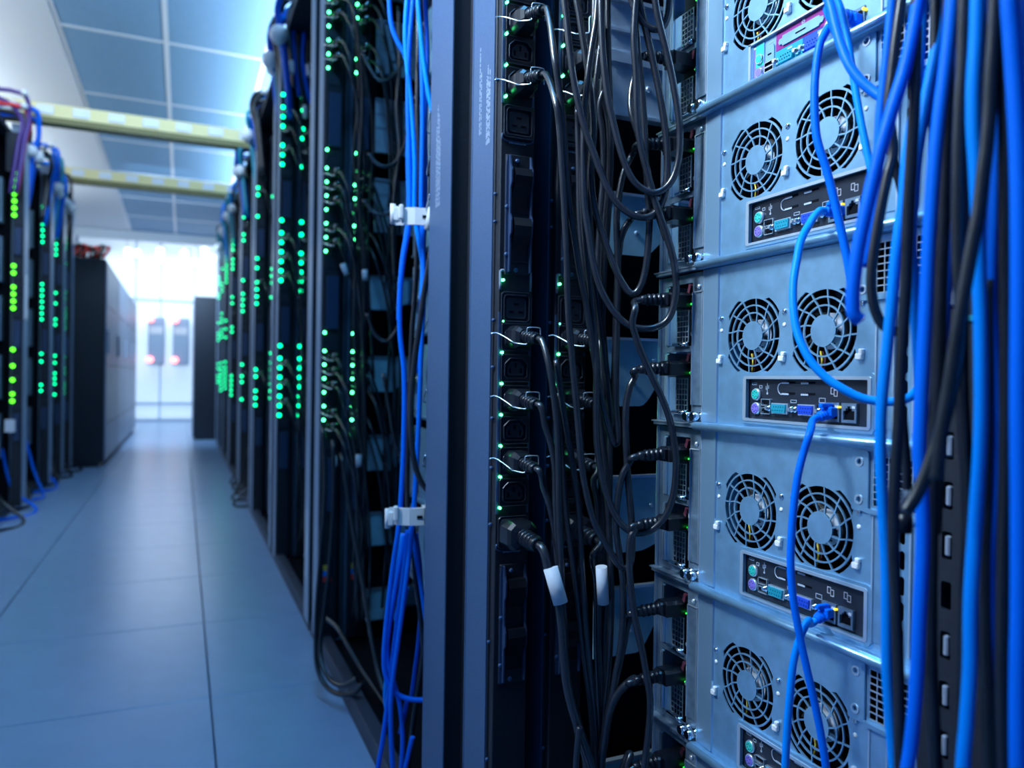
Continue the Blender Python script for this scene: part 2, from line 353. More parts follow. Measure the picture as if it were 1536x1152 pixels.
def make_pdu(full=True, ledr=.0016, ledm='led', name='power_strip', holes=(), zmax=2.12):
    t = thing(name, 'x', 'power strip')
    MB().cbox((-.002, .012, .03), (.050, .092, zmax), .001).build('housing', 'black_soft', t)
    MB().box((-.0035, .0145, .028), (-.0018, .092, zmax+.001)).build('side_cover', 'grey' if full else 'post', t)
    MB().box((-.0042, .0895, .028), (-.0018, .0925, zmax+.001)).build('cover_lip', 'light_grey' if not full else 'grey', t)
    MB().cbox((.0005, -.001, .031), (.047, .013, zmax-.001), .001).build('front_plate', 'black_soft', t)
    lm = led_mesh(ledr, ledm)
    for zt in ZT:
        zs = [zt, zt-.052]+[zt-.052-.0393*k for k in range(1, 7)]
        for z in zs:
            put('indicator_light', lm, t, (.0055, -.0015, z))
        if full:
            for z in (zs[0]-.035, zs[-1]-.031):
                f = put('large_outlet', C19[0], t, (0, 0, z)); put('outlet_core', C19[1], f); put('outlet_slots', C19[2], f); put('outlet_edge_glint', C19[3], f)
            for k in range(1, 7):
                f = put('outlet', C13[0], t, (0, 0, zs[k]-.0196)); put('outlet_core', C13[1], f); put('outlet_slots', C13[2], f); put('outlet_edge_glint', C13[3], f)
            MB().tube([(.0025, -.0015, zt-.012), (.0025, -.0015, zt+.010), (.004, -.0015, zt+.0125), (.042, -.0015, zt+.0125), (.0445, -.0015, zt+.010), (.0445, -.0015, zt-.012)], .0016, 6, 3).build('outlet_bracket', 'light_grey', t)
            zb = zs[-1]-.052
            MB().tube([(.0025, -.0015, zb+.006), (.0025, -.0015, zb), (.010, -.0015, zb-.003), (.038, -.0015, zb-.003), (.0445, -.0015, zb), (.0445, -.0015, zb+.006)], .0010, 6, 3).build('outlet_bracket', 'grey', t)
            MB().box((.0005, -.0022, zs[-1]-.008), (.0035, -.0008, zs[1]+.012)).box((.0430, -.0022, zs[-1]-.008), (.0455, -.0008, zs[1]+.012)).build('edge_strip', 'grey', t)
            if zb-.19 > 0: breaker_bay(t, zb-.172)
            pm = MB()
            for k in range(12): pm.box((.012+.002*k, -.0014, zb-.0055), (.0132+.002*k+rnd.uniform(-.0003, .0004), -.0009, zb-.0042))
            pm.build('printed_mark', 'print', t)
        else:
            b = MB()
            for k in range(1, 7): b.prism(octo(.010, zs[k]-.0316, .038, zs[k]-.0076, .006), 'y', -.004, -.001)
            b.box((.008, -.004, zs[0]-.05), (.040, -.001, zs[0]-.02)); b.box((.008, -.004, zs[-1]-.046), (.040, -.001, zs[-1]-.016))
            b.build('outlet_row', 'core', t)['kind'] = 'stuff'
            MB().box((.009, -.012, zs[-1]-.22), (.041, -.001, zs[-1]-.07)).build('breaker_bay', 'navy', t)
    if full:
        s = MB()
        for z in (.30, .45, .60, .672, .735, .80, .86, .985, 1.02, 1.165, 1.30): s.rev((-.0005, .0085, z), (-.0045, .0085, z), [(0, .0022), (.7, .0022), (1, .001)], 8)
        s.build('cover_screw', 'grey', t)
    return t
PX, PY = .3635, .88
strips = {}
pdu = make_pdu(True)
pdu.location = (PX, PY, 0); pdu['label'] = 'black power strip beside the wide grey panel in the nearest rack'; pdu['group'] = 'power strips in the near rack'
pdu2 = copy_tree(pdu); pdu2.location = (PX+.080, PY, 0); pdu2['label'] = 'black power strip behind the hanging cords in the nearest rack'
for z in (1.233, 1.155, .838, .759, .681): clip(pdu, z); clip(pdu2, z)
for z in (1.195, .79, .72, .87, .65): pass
print_lines(pdu, -.0036, .026, .040, 1.09, 1.235, 4, 3)
print_lines(pdu, -.0036, .056, .066, 1.11, 1.235, 2, 4)
pb = copy_tree(make_pdu(True) if False else pdu2)
pb.rotation_euler = (0, 0, math.pi); pb.location = (PX+.047, 1.150, 0)
pb['label'] = 'power strip with grey back cover left of the dark gap by the blue bundle'
# grey aisle-side cover of the strip that faces away
MB().box((.0503, -.008, .028), (.0522, .0955, 2.13)).build('side_cover', 'grey', pb)
print_lines(pb, .0524, .022, .045, 1.05, 1.215, 4, 9)
# its own clips seen from behind: hooks that stick out over the aisle
for z in (1.205, 1.135, 1.075, .875, .765, .66):
    MB().tube([(.056, .000, z), (.052, -.010, z+.004), (.050, -.034, z-.018), (.044, -.040, z-.020)], .0010, 6, 3).build('retention_clip', 'chrome', pb)

# far strips: less detail, shared meshes
pdu_mid = make_pdu(False, .0036, 'led'); pdu_far = make_pdu(False, .0075, 'led_far'); pdu_left = make_pdu(False, .011, 'led_lime')
ORD = ['', 'nearest', 'second', 'third', 'fourth', 'fifth', 'sixth', 'seventh', 'eighth', 'ninth']
RY = {2: 2.18, 3: 3.25, 4: 4.37, 5: 5.42, 6: 6.62, 7: 7.6, 8: 8.45, 9: 9.2}
for k, y in RY.items():
    src = pdu_mid if k == 2 else pdu_far
    for i in range(2):
        o = copy_tree(src); o.location = (PX+.08*i, y, 0)
        tag(o, 'power strip with green lights, %s one of the %s rack on the right' % (('aisle-side', 'inner')[i], ORD[k]), group='power strips in the right row')
        if k > 2:                                            # some lamps are off or lie behind plugs
            for c in list(o.children):
                if c.name.startswith('indicator') and rnd.random() < (.12 if k == 3 else .3): bpy.data.objects.remove(c)
    o = copy_tree(pdu_far if k > 2 else pdu_mid); o.rotation_euler = (0, 0, math.pi); o.location = (PX+.047, y+.255, 0)
    tag(o, 'power strip facing away beyond the %s rack on the right' % ORD[k], group='power strips in the right row')
    for c in list(o.children):
        if c.name.startswith(('indicator', 'outlet_row', 'breaker')): bpy.data.objects.remove(c)
    MB().box((.0495, .0, .028), (.0515, .085, 2.13)).build('side_cover', 'post', o)
    if k in (2, 3): MB().box((.0515, .01, .16 if k == 2 else .36), (.0522, .07, .37 if k == 2 else .54)).build('cover_label', 'print', o)
LX = -.875
LY = {1: 4.98, 2: 5.91, 3: 6.50, 4: 6.98}
for k, y in LY.items():
    o = copy_tree(pdu_left if k == 1 else pdu_far); o.location = (LX, y, 0)
    tag(o, 'power strip with green lights on the left side of the aisle, %s from the camera' % ('first', 'second', 'third', 'fourth')[k-1], group='power strips in the left row')
    for c in list(o.children):
        if c.name.startswith('side_cover') or c.name.startswith('cover_lip'): bpy.data.objects.remove(c)
    MB().box((.050, .0145, .028), (.052, .092, 2.12)).build('side_cover', 'post', o)
    for c in list(o.children):
        if c.name.startswith('indicator') and rnd.random() < .22: bpy.data.objects.remove(c)
for s in (pdu_mid, pdu_far, pdu_left):
    for c in list(s.children): bpy.data.objects.remove(c)
    bpy.data.objects.remove(s)

# ================================================================== RACKS
def make_rack(k, y, ynext, ztop=2.2, detail=False):
    """k-th rack on the right: from its boundary post (y..) towards the camera down to ynext"""
    t = thing('server_rack', 'black open-backed server rack, %s on the right side of the aisle' % (ORD[k] if k < 10 else 'last'), 'rack', (0, y, 0), 'server racks on the right')
    L = y-ynext
    # boundary post between the strips
    if detail:
        holes = []
        for i in range(8):
            for j in range(16): holes.append(circ(.104+.008*i+(.004 if j % 2 else 0), .372+.0052*j*1.0, .0016, 6))
        me = sheet([(.092, .02), (.178, .02), (.178, 2.2), (.092, 2.2)], holes, .002)
        MB().add(me, lambda a, b, c: (.388+c, a, b)).build('post_panel', 'black_soft', t)
        MB().box((.392, .10, .36), (.398, .172, .46)).build('vent_backing', 'void', t)
        c = MB().cbox((.3850, .097, .03), (.3868, .168, .34), .0006).build('post_cover', 'black_soft', t)
        MB().rev((.385, .128, .325), (.380, .128, .325), [(0, .0045), (.6, .0045), (1, .002)], 10).build('cover_screw', 'chrome', c)
        s = MB()
        for z in (.58, .615, 1.15, 1.24): s.rev((.387, .120, z), (.3845, .120, z), [(0, .002), (1, .001)], 8)
        s.build('post_screw', 'steel_dark', t)
    else:
        MB().box((.386, .09, .02), (.392, .17, ztop)).build('post_panel', 'black_soft', t)
    MB().box((.392, .09, .02), (.50, .17, ztop)).build('corner_post', 'black_soft', t)
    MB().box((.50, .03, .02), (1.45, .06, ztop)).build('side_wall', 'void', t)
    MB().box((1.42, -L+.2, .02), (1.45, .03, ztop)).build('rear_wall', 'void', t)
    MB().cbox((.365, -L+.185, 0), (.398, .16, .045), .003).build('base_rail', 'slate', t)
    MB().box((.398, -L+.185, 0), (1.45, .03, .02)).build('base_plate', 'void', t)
    MB().box((.372, -L+.185, ztop-.03), (1.45, .17, ztop)).build('top_plate', 'black_soft', t)
    return t
r1 = make_rack(1, .88, -.30, detail=True)
ys = [.88]+[RY[k] for k in sorted(RY)]
racks = {1: r1}
for k in sorted(RY): racks[k] = make_rack(k, RY[k], ys[k-2], 2.2)

# side rails: sheet-metal plates on the inner wall, beside every server
def rail_upper(t, z0):                                        # broad stepped plate near the top of the nearest rack
    a = MB()
    a.box((.50, -.030, z0), (.70, -.026, z0+.150)).box((.50, -.033, z0+.068), (.70, -.030, z0+.082)).box((.50, -.033, z0+.108), (.70, -.030, z0+.112)).box((.50, -.040, z0-.004), (.70, -.026, z0)).box((.50, -.036, z0+.146), (.70, -.026, z0+.151))
    o = a.build('side_rail', 'rail_steel', t)
    MB().box((.548, -.0312, z0+.036), (.556, -.0300, z0+.042)).build('rail_slot', 'void', o)
    s = MB()
    for x, z in ((.562, z0+.040), (.61, z0+.028)): s.rev((x, -.030, z), (x, -.034, z), [(0, .004), (.7, .004), (1, .0025)], 10)
    s.build('rail_screw', 'steel_edge', o)
def rail_plate(t, z0, h=.085, curl=.03):                       # zinc plate with a curved lower edge
    n = 8
    pts = [(.49, z0), (.555, z0)]+[(.555+.045*i/n, z0+curl*(.5-.5*math.cos(math.pi*i/n))) for i in range(1, n+1)]+[(.72, z0+curl), (.72, z0+h), (.49, z0+h)]
    o = MB().prism(pts, 'y', -.034, -.032).build('side_rail', 'teal_steel', t)
    MB().box((.49, -.040, z0+h-.002), (.72, -.032, z0+h+.0015)).build('rail_flange', 'steel_edge', o)
    MB().box((.607, -.046, z0+curl+.008), (.66, -.035, z0+h-.010)).build('rail_bracket', 'steel_dark', o)
    MB().box((.600, -.050, z0+curl+.004), (.604, -.034, z0+h-.004)).build('rail_bracket', 'steel', o)
    s = MB()
    for x, z in ((.545, z0+.03), (.575, z0+.06)): s.rev((x, -.034, z), (x, -.037, z), [(0, .003), (.7, .003), (1, .0015)], 8)
    s.build('rail_screw', 'steel_edge', o)
rail_upper(r1, 1.132)
for z0, h, c in ((.950, .078, .028), (.752, .088, .045), (.560, .10, .012), (.425, .09, .05), (.20, .09, .03)): rail_plate(r1, z0, h, c)
for z_ in (1.205, 1.435, 1.66, 1.88): rail_upper(racks[2], z_)
for z0, h, c in ((.98, .095, .02), (.744, .10, .03), (.517, .10, .03), (.30, .095, .03), (.085, .09, .03)): rail_plate(racks[2], z0, h, c)

# ================================================================== SERVERS
SX, SY = .5305, .772
def S(s, t, n): return (-n, -s, t)
FANS = (.168, .260)
def server(variant='plain', dz=0.0):
    T = thing('rack_server', 'x', 'server', (SX, SY, 0), 'rack servers in the near rack')
    Z = .098+dz
    fan_holes = []
    for c in FANS:
        h = []
        for k in range(48):
            a = 2*math.pi*k/48; r = .0375
            h.append((c+r*math.cos(a), Z+r*math.sin(a)))
        fan_holes.append(h)
    iy0, iy1 = (.0135, .0545) if variant == 'plain' else (.010, .0455)
    io_hole = rrect(.1625, iy0, .3125, iy1, .002)
    corner = []
    for c in FANS:
        for sx in (-1, 1):
            for sz in (-1, 1):
                a0 = math.atan2(sz, sx); w_ = .34
                arc = [(c+.0395*math.cos(a0+d), Z+.0395*math.sin(a0+d)) for d in (-w_, -w_/2, 0, w_/2, w_)]
                arc2 = [(c+.0430*math.cos(a0+d*.72), Z+.0430*math.sin(a0+d*.72)) for d in (w_, w_/3, -w_/3, -w_)]
                corner.append(arc+arc2)
    mesh_hole = rrect(.3165, .1265, .3905, .1685, .001)
    slots = [rrect(.3425, z, .3478, z+.0155, .0025) for z in (.018, .0385, .059, .0795, .100)]
    me = sheet([(.0885, .004), (.425, .004), (.425, .1745), (.0885, .1745)], fan_holes+corner+[io_hole, mesh_hole]+slots, .0014)
    MB(S).add(me, lambda a, b, c: (a, b, c)).build('rear_panel', 'steel', T)
    # panel edge, then a tilted strip with the bright reflection in its colour
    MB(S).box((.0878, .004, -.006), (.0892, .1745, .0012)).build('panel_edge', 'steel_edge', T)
    m = MB(S)
    A = [m.P((a, .0065, b)) for a, b in ((.0892, .0008), (.1150, .0026), (.1158, .0008))]; B = [m.P((a, .1740, b)) for a, b in ((.0892, .0008), (.1150, .0026), (.1158, .0008))]
    m.face(A); m.face(B[::-1])
    for q in range(3): m.face((A[q], A[(q+1) % 3], B[(q+1) % 3], B[q]))
    m.build('panel_sheen_strip', 'steel_sheen', T)
    # darker power supply column
    me = sheet([(0, .004), (.088, .004), (.088, .1745), (0, .1745)], [rrect(.0130, .0915, .0625, .1640, .002), rrect(.0130, .0125, .0625, .0850, .002)], .0014)
    MB(S).add(me, lambda a, b, c: (a, b, c-.005)).build('supply_panel', 'steel_dark', T)
    MB(S).box((.0005, .004, -.004), (.0022, .1745, -.0005)).build('panel_edge', 'steel_edge', T)
    for z in (.0125, .0915):
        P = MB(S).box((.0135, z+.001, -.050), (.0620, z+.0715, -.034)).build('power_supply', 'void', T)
        MB(S).box((.0135, z+.001, -.034), (.0190, z+.0715, -.004)).box((.0195, z+.001, -.008), (.0320, z+.0430, -.0045)).build('supply_side', 'steel', P)
        MB(S).box((.0145, z+.002, -.004), (.0160, z+.070, -.0012)).box((.0178, z+.002, -.004), (.0192, z+.070, -.0012)).build('supply_edge', 'steel_edge', P)
        g = MB(S)
        for i in range(5): g.box((.0345+.0054*i, z+.004, -.0040), (.0355+.0054*i, z+.0415, -.0030))
        for j in range(7): g.box((.0345, z+.004+.0061*j, -.0042), (.0570, z+.0050+.0061*j, -.0030))
        g.build('supply_grille', 'steel_edge', P)
        MB(S).cyl((.030, z+.0020, -.002), (.058, z+.0020, -.002), .0026, 8).build('supply_handle', 'chrome', P)
        MB(S).prism([(.0545, z+.062), (.0585, z+.060), (.0615, z+.069), (.0575, z+.071)], 'z', -.020, -.002).build('release_latch', 'latch', P)
        MB(S).prism(octo(.0330, z+.0440, .0575, z+.0640, .004), 'z', -.030, -.008).build('power_inlet', 'black', P)
        MB(S).rev((.060, z+.0480, -.010), (.060, z+.0480, -.0035), [(0, .0012), (1, .0010)], 8).build('supply_light', 'led_dim', P)
    # slot covers, left and right
    sc = MB(S).box((.0655, .024, -.0034), (.0840, .1525, -.0022)).build('slot_cover', 'steel_dark', T)
    MB(S).box((.0655, .024, -.0022), (.0667, .1525, -.0008)).box((.0828, .024, -.0022), (.0840, .1525, -.0008)).box((.0655, .1515, -.0022), (.0840, .1525, -.0008)).build('cover_ridge', 'steel_edge', sc)
    sc = MB(S).box((.318, .014, .0008), (.3365, .119, .0016)).build('slot_cover', 'steel', T)
    MB(S).box((.3178, .012, .0014), (.3192, .118, .0030)).box((.3352, .012, .0014), (.3366, .118, .0030)).build('cover_ridge', 'steel_edge', sc)
    MB(S).box((.3530, .012, .0008), (.3546, .118, .0026)).box((.3700, .012, .0008), (.3716, .118, .0026)).build('slot_ridge', 'steel_edge', T)
    # fans and finger guards
    for c in FANS:
        g = MB(S)
        for r_ in (.0232, .0308):
            n = 40
            for q in range(n):
                a, b = 2*math.pi*q/n, 2*math.pi*(q+1)/n
                pts = [(c+rr*math.cos(x), Z+rr*math.sin(x)) for rr, x in ((r_-.00075, a), (r_+.00075, a), (r_+.00075, b), (r_-.00075, b))]
                g.prism(pts, 'z', -.0006, .0010)
        for q in range(12):
            a = 2*math.pi*q/12+.15
            P0 = []
            for r_, tw in ((.0140, 0), (.0232, .10), (.0308, .22), (.0385, .26)): P0.append((c+r_*math.cos(a+tw), Z+r_*math.sin(a+tw), .0002))
            for A_, B_ in zip(P0, P0[1:]):
                d = V(B_)-V(A_); nn = V((-d.y, d.x, 0)).normalized()*.0007
                g.prism([(A_[0]-nn.x, A_[1]-nn.y), (B_[0]-nn.x, B_[1]-nn.y), (B_[0]+nn.x, B_[1]+nn.y), (A_[0]+nn.x, A_[1]+nn.y)], 'z', -.0006, .0009)
        g.prism(circ(c, Z, .0146, 28), 'z', -.0006, .0011)
        G = g.build('fan_guard', 'steel', T)
        F = MB(S).rev((c, Z, -.030), (c, Z, -.009), [(0, .0175), (.85, .0175), (1, .0168)], 20)
        for q in range(7):
            a = 2*math.pi*q/7
            for sgn in (1,):
                q4 = [(c+.015*math.cos(a), Z+.015*math.sin(a), -.027), (c+.036*math.cos(a+.12), Z+.036*math.sin(a+.12), -.029), (c+.036*math.cos(a+.75), Z+.036*math.sin(a+.75), -.015), (c+.015*math.cos(a+.7), Z+.015*math.sin(a+.7), -.014)]
                i0 = [F.P(p) for p in q4]; i1 = [F.P((p[0], p[1], p[2]-.0015)) for p in q4]
                F.face(i0); F.face(i1[::-1])
                for u in range(4): F.face((i0[u], i0[(u+1) % 4], i1[(u+1) % 4], i1[u]))
        F = F.build('fan', 'fan', T)
        MB(S).rev((c, Z, -.0091), (c, Z, -.0083), [(0, .0166), (1, .0166)], 24).build('fan_label', 'paper', F)
        b = MB(S)
        b.prism([(c+.006, Z-.006), (c+.013, Z-.006), (c+.0095, Z+.001)], 'z', -.0083, -.0079)
        b.box((c+.004, Z-.002, -.0083), (c+.012, Z-.0008, -.0079)).box((c-.002, Z-.012, -.0083), (c+.006, Z-.0108, -.0079))
        b.build('fan_label_print', 'core', F)
        MB(S).tube([(c-.016, Z-.018, -.013), (c-.011, Z-.026, -.010), (c-.014, Z-.037, -.012)], .0011, 6, 4).build('fan_wire', 'yellow', F)
        MB(S).tube([(c-.013, Z-.018, -.013), (c-.008, Z-.026, -.011), (c-.012, Z-.037, -.013)], .0009, 6, 4).build('fan_wire', 'latch', F)
    # interior
    b = MB(S)
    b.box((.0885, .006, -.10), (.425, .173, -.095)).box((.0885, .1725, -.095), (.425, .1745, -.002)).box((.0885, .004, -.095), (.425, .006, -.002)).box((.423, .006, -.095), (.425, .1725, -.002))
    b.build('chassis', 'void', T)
    # ledge along the bottom
    pr = [(-.003, 0), (-.003, .0105), (-.0015, .0128), (.0010, .0140), (.0035, .0136), (.0052, .0118), (.0058, .009), (.0058, .004), (.0045, 0)]
    m = MB(S); n = len(pr)
    A = [m.P((.087, p[0], p[1])) for p in pr]; B = [m.P((.425, p[0], p[1])) for p in pr]
    m.face(A); m.face(B[::-1])
    for k in range(n): m.face((A[k], A[(k+1) % n], B[(k+1) % n], B[k]), 1 <= k <= 5)
    m.build('bottom_ledge', 'steel', T)
    MB(S).box((0, -.0015, -.006), (.0885, .003, .004)).build('bottom_flange', 'steel_dark', T)
    MB(S).box((-.003, .0022, -.006), (.0885, .0036, .0050)).build('flange_edge', 'steel_edge', T)
    # screws, studs, pins
    for (s_, z_) in ((.120, .118), (.212, .119), (.303, .119)):
        o = MB(S).rev((s_, z_+dz, .0004), (s_, z_+dz, .0026), [(0, .0030), (.5, .0030), (1, .0018)], 12).build('screw', 'chrome', T)
        MB(S).box((s_-.0016, z_+dz-.0003, .0024), (s_+.0016, z_+dz+.0003, .0029)).box((s_-.0003, z_+dz-.0016, .0024), (s_+.0003, z_+dz+.0016, .0029)).build('screw_slot', 'steel_dark', o)
        MB(S).rev((s_, z_+dz-.0125, .0004), (s_, z_+dz-.0125, .0018), [(0, .0023), (.5, .0022), (1, .0010)], 12).build('stud', 'white', T)
        MB(S).cbox((s_-.0042, z_+dz-.048, .0004), (s_+.0026, z_+dz-.0425, .0050), .0008).cbox((s_-.0014, z_+dz-.0430, .0004), (s_+.0030, z_+dz-.0385, .0045), .0008).build('plastic_pin', 'white', T)
    for s_ in (.069, .082):
        o = MB(S).rev((s_, .011, -.004), (s_, .011, .010), [(0, .0055), (.25, .0055), (.26, .0042), (.45, .0042), (.46, .0058), (.9, .0058), (1, .0045)], 14).build('thumbscrew', 'chrome', T)
    s = MB(S)
    for z in (.158, .105, .06): s.rev((.0745 if z > .15 else .0640, z, -.004), (.0745 if z > .15 else .0640, z, -.0015), [(0, .0028), (.6, .0028), (1, .0015)], 10)
    s.build('screw', 'steel_edge', T)
    # bracket and grille, upper right
    me = sheet(rrect(.2965, .121, .3135, .172, .002), [circ(.3045, .1625, .0026, 14), circ(.3045, .1305, .0026, 14)], .0018)
    B_ = MB(S).add(me, lambda a, b, c: (a, b, c+.0022)).build('grille_bracket', 'steel', T)
    for z in (.1625, .1305): MB(S).add(sheet(circ(.3045, z, .0042, 16), [circ(.3045, z, .0027, 16)], .001), lambda a, b, c: (a, b, c+.0034)).build('eyelet', 'steel_edge', B_)
    g = MB(S)
    for i in range(11): g.box((.3165+.0074*i-.0005, .1265, -.0004), (.3165+.0074*i+.0005, .1685, .0006))
    for j in range(8): g.box((.3165, .1265+.006*j-.0005, -.0005), (.3905, .1265+.006*j+.0005, .0007))
    g.build('vent_grille', 'steel_edge', T)
    MB(S).box((.3135, .1205, .0004), (.3935, .1240, .0048)).build('grille_flange', 'steel', T)
    # ports
    if variant == 'plain':
        fr = sheet(rrect(.155, .0085, .3185, .0600, .004), [rrect(.1630, .0140, .3120, .0540, .001)], .0028)
        Fm = MB(S).add(fr, lambda a, b, c: (a, b, c+.0018)).build('port_frame', 'steel', T)
        fr = sheet(rrect(.1585, .0115, .3155, .0570, .003), [rrect(.1630, .0140, .3120, .0540, .001)], .0012)
        MB(S).add(fr, lambda a, b, c: (a, b, c+.0034)).build('frame_bead', 'steel_edge', Fm)
        Pn = MB(S).box((.162, .0135, -.0030), (.313, .0545, -.0014)).build('port_panel', 'port_plate', T)
        n0 = -.0014
        for (z, m_) in ((.0385, 'mint'), (.0245, 'violet')):
            MB(S).rev((.1742, z, n0), (.1742, z, n0+.0030), [(0, .0062), (.6, .0062), (1, .0056)], 18).build('port_ring', 'steel_edge', Pn)
            MB(S).rev((.1742, z, n0+.001), (.1742, z, n0+.0036), [(0, .0049), (1, .0048)], 16).build('keyboard_port' if m_ == 'violet' else 'mouse_port', m_, Pn)
            d = MB(S)
            for k in range(6):
                a = math.radians(40+56*k); d.cyl((.1742+.0028*math.cos(a), z+.0028*math.sin(a), n0+.0034), (.1742+.0028*math.cos(a), z+.0028*math.sin(a), n0+.0039), .0005, 6)
            d.build('port_pins', 'void', Pn)
        for z in (.0225, .0310):
            MB(S).add(sheet(rrect(.1820, z-.0033, .1945, z+.0033, .0005), [rrect(.1826, z-.0027, .1939, z+.0027, .0003)], .003), lambda a, b, c: (a, b, c+n0+.001)).build('usb_port', 'steel_edge', Pn)
            MB(S).box((.1830, z-.0005, n0), (.1935, z+.0016, n0+.0016)).build('usb_tongue', 'void', Pn)
        for (a, b, m_, nm, cells) in ((.1985, .2175, 'teal', 'serial_port', 5), (.2330, .2510, 'vga', 'video_port', 5)):
            zc = .0255
            MB(S).prism([(a-.0006, zc-.0052), (b+.0006, zc-.0052), (b+.0016, zc+.0052), (a-.0016, zc+.0052)], 'z', n0, n0+.0030).build(nm, 'steel_edge', Pn)
            MB(S).prism([(a+.0010, zc-.0041), (b-.0010, zc-.0041), (b-.0002, zc+.0041), (a+.0002, zc+.0041)], 'z', n0+.001, n0+.0050).build(nm, m_, Pn)
            d = MB(S)
            for i in range(cells):
                for j in range(2): d.cyl((a+.003+.0031*i+.0012*j, zc-.0018+.0034*j, n0+.0048), (a+.003+.0031*i+.0012*j, zc-.0018+.0034*j, n0+.0053), .0005, 6)
            d.build('port_pins', 'void', Pn)
            for x in (a-.0055, b+.0055): MB(S).rev((x, zc, n0), (x, zc, n0+.0065), [(0, .0032), (.5, .0032), (.52, .0022), (1, .0020)], 6).build('jack_screw', 'chrome', Pn)
        # unused parallel port outline
        ol = MB(S)
        def path(pts, r_): ol.tube([(p[0], p[1], n0+.0004) for p in pts], r_, 5, 3)
        path([(.2100, .0500), (.2065, .0500), (.2035, .0475), (.2035, .0425), (.2065, .0395), (.2100, .0395)], .0005)
        ol.build('blank_port_outline', 'print', Pn)
        s = MB(S)
        for x, z in ((.2130, .0503), (.2375, .0503), (.2130, .0397), (.2375, .0397)): s.box((x-.0045, z-.0008, n0+.0002), (x+.0045, z+.0008, n0+.0008))
        s.build('blank_port_slot', 'print', Pn)
        s = MB(S)
        for x, z in ((.2200, .0510), (.2450, .0510), (.2200, .0405), (.2450, .0405)): s.box((x-.0050, z-.0010, n0+.0001), (x+.0050, z+.0010, n0+.0005))
        s.build('blank_port_slot', 'void', Pn)
        for x in (.2725, .2910):
            MB(S).add(sheet([(x-.0080, .0165), (x+.0080, .0165), (x+.0080, .0335), (x-.0080, .0335)], [[(x-.0060, .0190), (x+.0060, .0190), (x+.0060, .0270), (x+.0035, .0270), (x+.0035, .0290), (x+.0015, .0290), (x+.0015, .0310), (x-.0015, .0310), (x-.0015, .0290), (x-.0035, .0290), (x-.0035, .0270), (x-.0060, .0270)]], .0030), lambda a, b, c: (a, b, c+n0+.0016)).build('network_port', 'steel_dark', Pn)
            MB(S).box((x-.0061, .0188, n0), (x+.0061, .0312, n0+.0002)).build('network_port_well', 'void', Pn)
            MB(S).box((x+.0040, .0290, n0+.001), (x+.0072, .0312, n0+.0040)).build('link_light', 'paper', Pn)
            ic = MB(S)
            for dx, dz_ in ((-.0024, .0008), (.0012, -.0010)):
                cx, cz = x+dx, .0430+dz_
                for (a0, b0, a1, b1) in ((-.0020, -.0030, .0020, -.0024), (-.0020, .0024, .0020, .0030), (-.0020, -.0030, -.0015, .0030), (.0015, -.0030, .0020, .0030)):
                    ic.box((cx+a0, cz+b0, n0), (cx+a1, cz+b1, n0+.0003))
            ic.build('network_icon', 'paper', Pn)
        ic = MB(S)
        ic.box((.1880, .0400, n0), (.1886, .0500, n0+.0003)).box((.1862, .0440, n0), (.1867, .0470, n0+.0003)).box((.1898, .0450, n0), (.1903, .0478, n0+.0003)).box((.1862, .0436, n0), (.1886, .0441, n0+.0003)).box((.1880, .0446, n0), (.1903, .0451, n0+.0003)).prism(circ(.1883, .0398, .0012, 8), 'z', n0, n0+.0003)
        for (x, z, w_, h_) in ((.1700, .0490, .0070, .0022), (.1790, .0462, .0040, .0030), (.2020, .0320, .0000, .0000), (.2235, .0330, .0075, .0030), (.2585, .0350, .0075, .0045)):
            if w_:
                ic.box((x-w_/2, z-h_/2, n0), (x+w_/2, z-h_/2+.0005, n0+.0003)).box((x-w_/2, z+h_/2-.0005, n0), (x+w_/2, z+h_/2, n0+.0003)).box((x-w_/2, z-h_/2, n0), (x-w_/2+.0005, z+h_/2, n0+.0003)).box((x+w_/2-.0005, z-h_/2, n0), (x+w_/2, z+h_/2, n0+.0003))
        ic.build('port_icons', 'print', Pn)
    else:
        n0 = -.0008
        S0 = S
        def S8(a, b, c): return S0(a, b+.008, c)
        Pn = MB(S8).box((.160, iy0-.009, -.0030), (.314, iy1-.007, n0)).build('port_panel', 'steel', T)
        MB(S8).box((.1575, .000, .0005), (.1605, .0390, .0030)).box((.1575, .0375, .0005), (.3150, .0395, .0030)).build('port_frame', 'steel_edge', Pn)
        def field(x0, z0, x1, z1, m_, nm='port_label', h=.0006): return MB(S8).box((x0, z0, n0), (x1, z1, n0+h)).build(nm, m_, Pn)
        field(.1610, .0025, .1775, .0370, 'violet'); field(.1655, .0130, .1770, .0365, 'mint', h=.0009)
        field(.1935, .0195, .2600, .0370, 'magenta'); field(.1935, .0025, .2285, .0190, 'teal'); field(.2290, .0025, .2600, .0190, 'vga')
        for (z, m_) in ((.0205, 'mint'), (.0068, 'violet')):
            MB(S8).rev((.1715, z, n0), (.1715, z, n0+.0030), [(0, .0054), (1, .0048)], 18).build('port_ring', 'chrome', Pn)
            MB(S8).rev((.1715, z, n0+.001), (.1715, z, n0+.0034), [(0, .0040), (1, .0040)], 16).build('mouse_port' if m_ == 'mint' else 'keyboard_port', m_, Pn)
        MB(S8).box((.1795, .0140, n0), (.1915, .0270, n0+.0014)).box((.1805, .0270, n0), (.1905, .0285, n0+.0014)).build('blanking_plate', 'steel', Pn)
        MB(S8).box((.1830, .0195, n0+.0012), (.1880, .0210, n0+.0017)).build('blanking_slot', 'void', Pn)
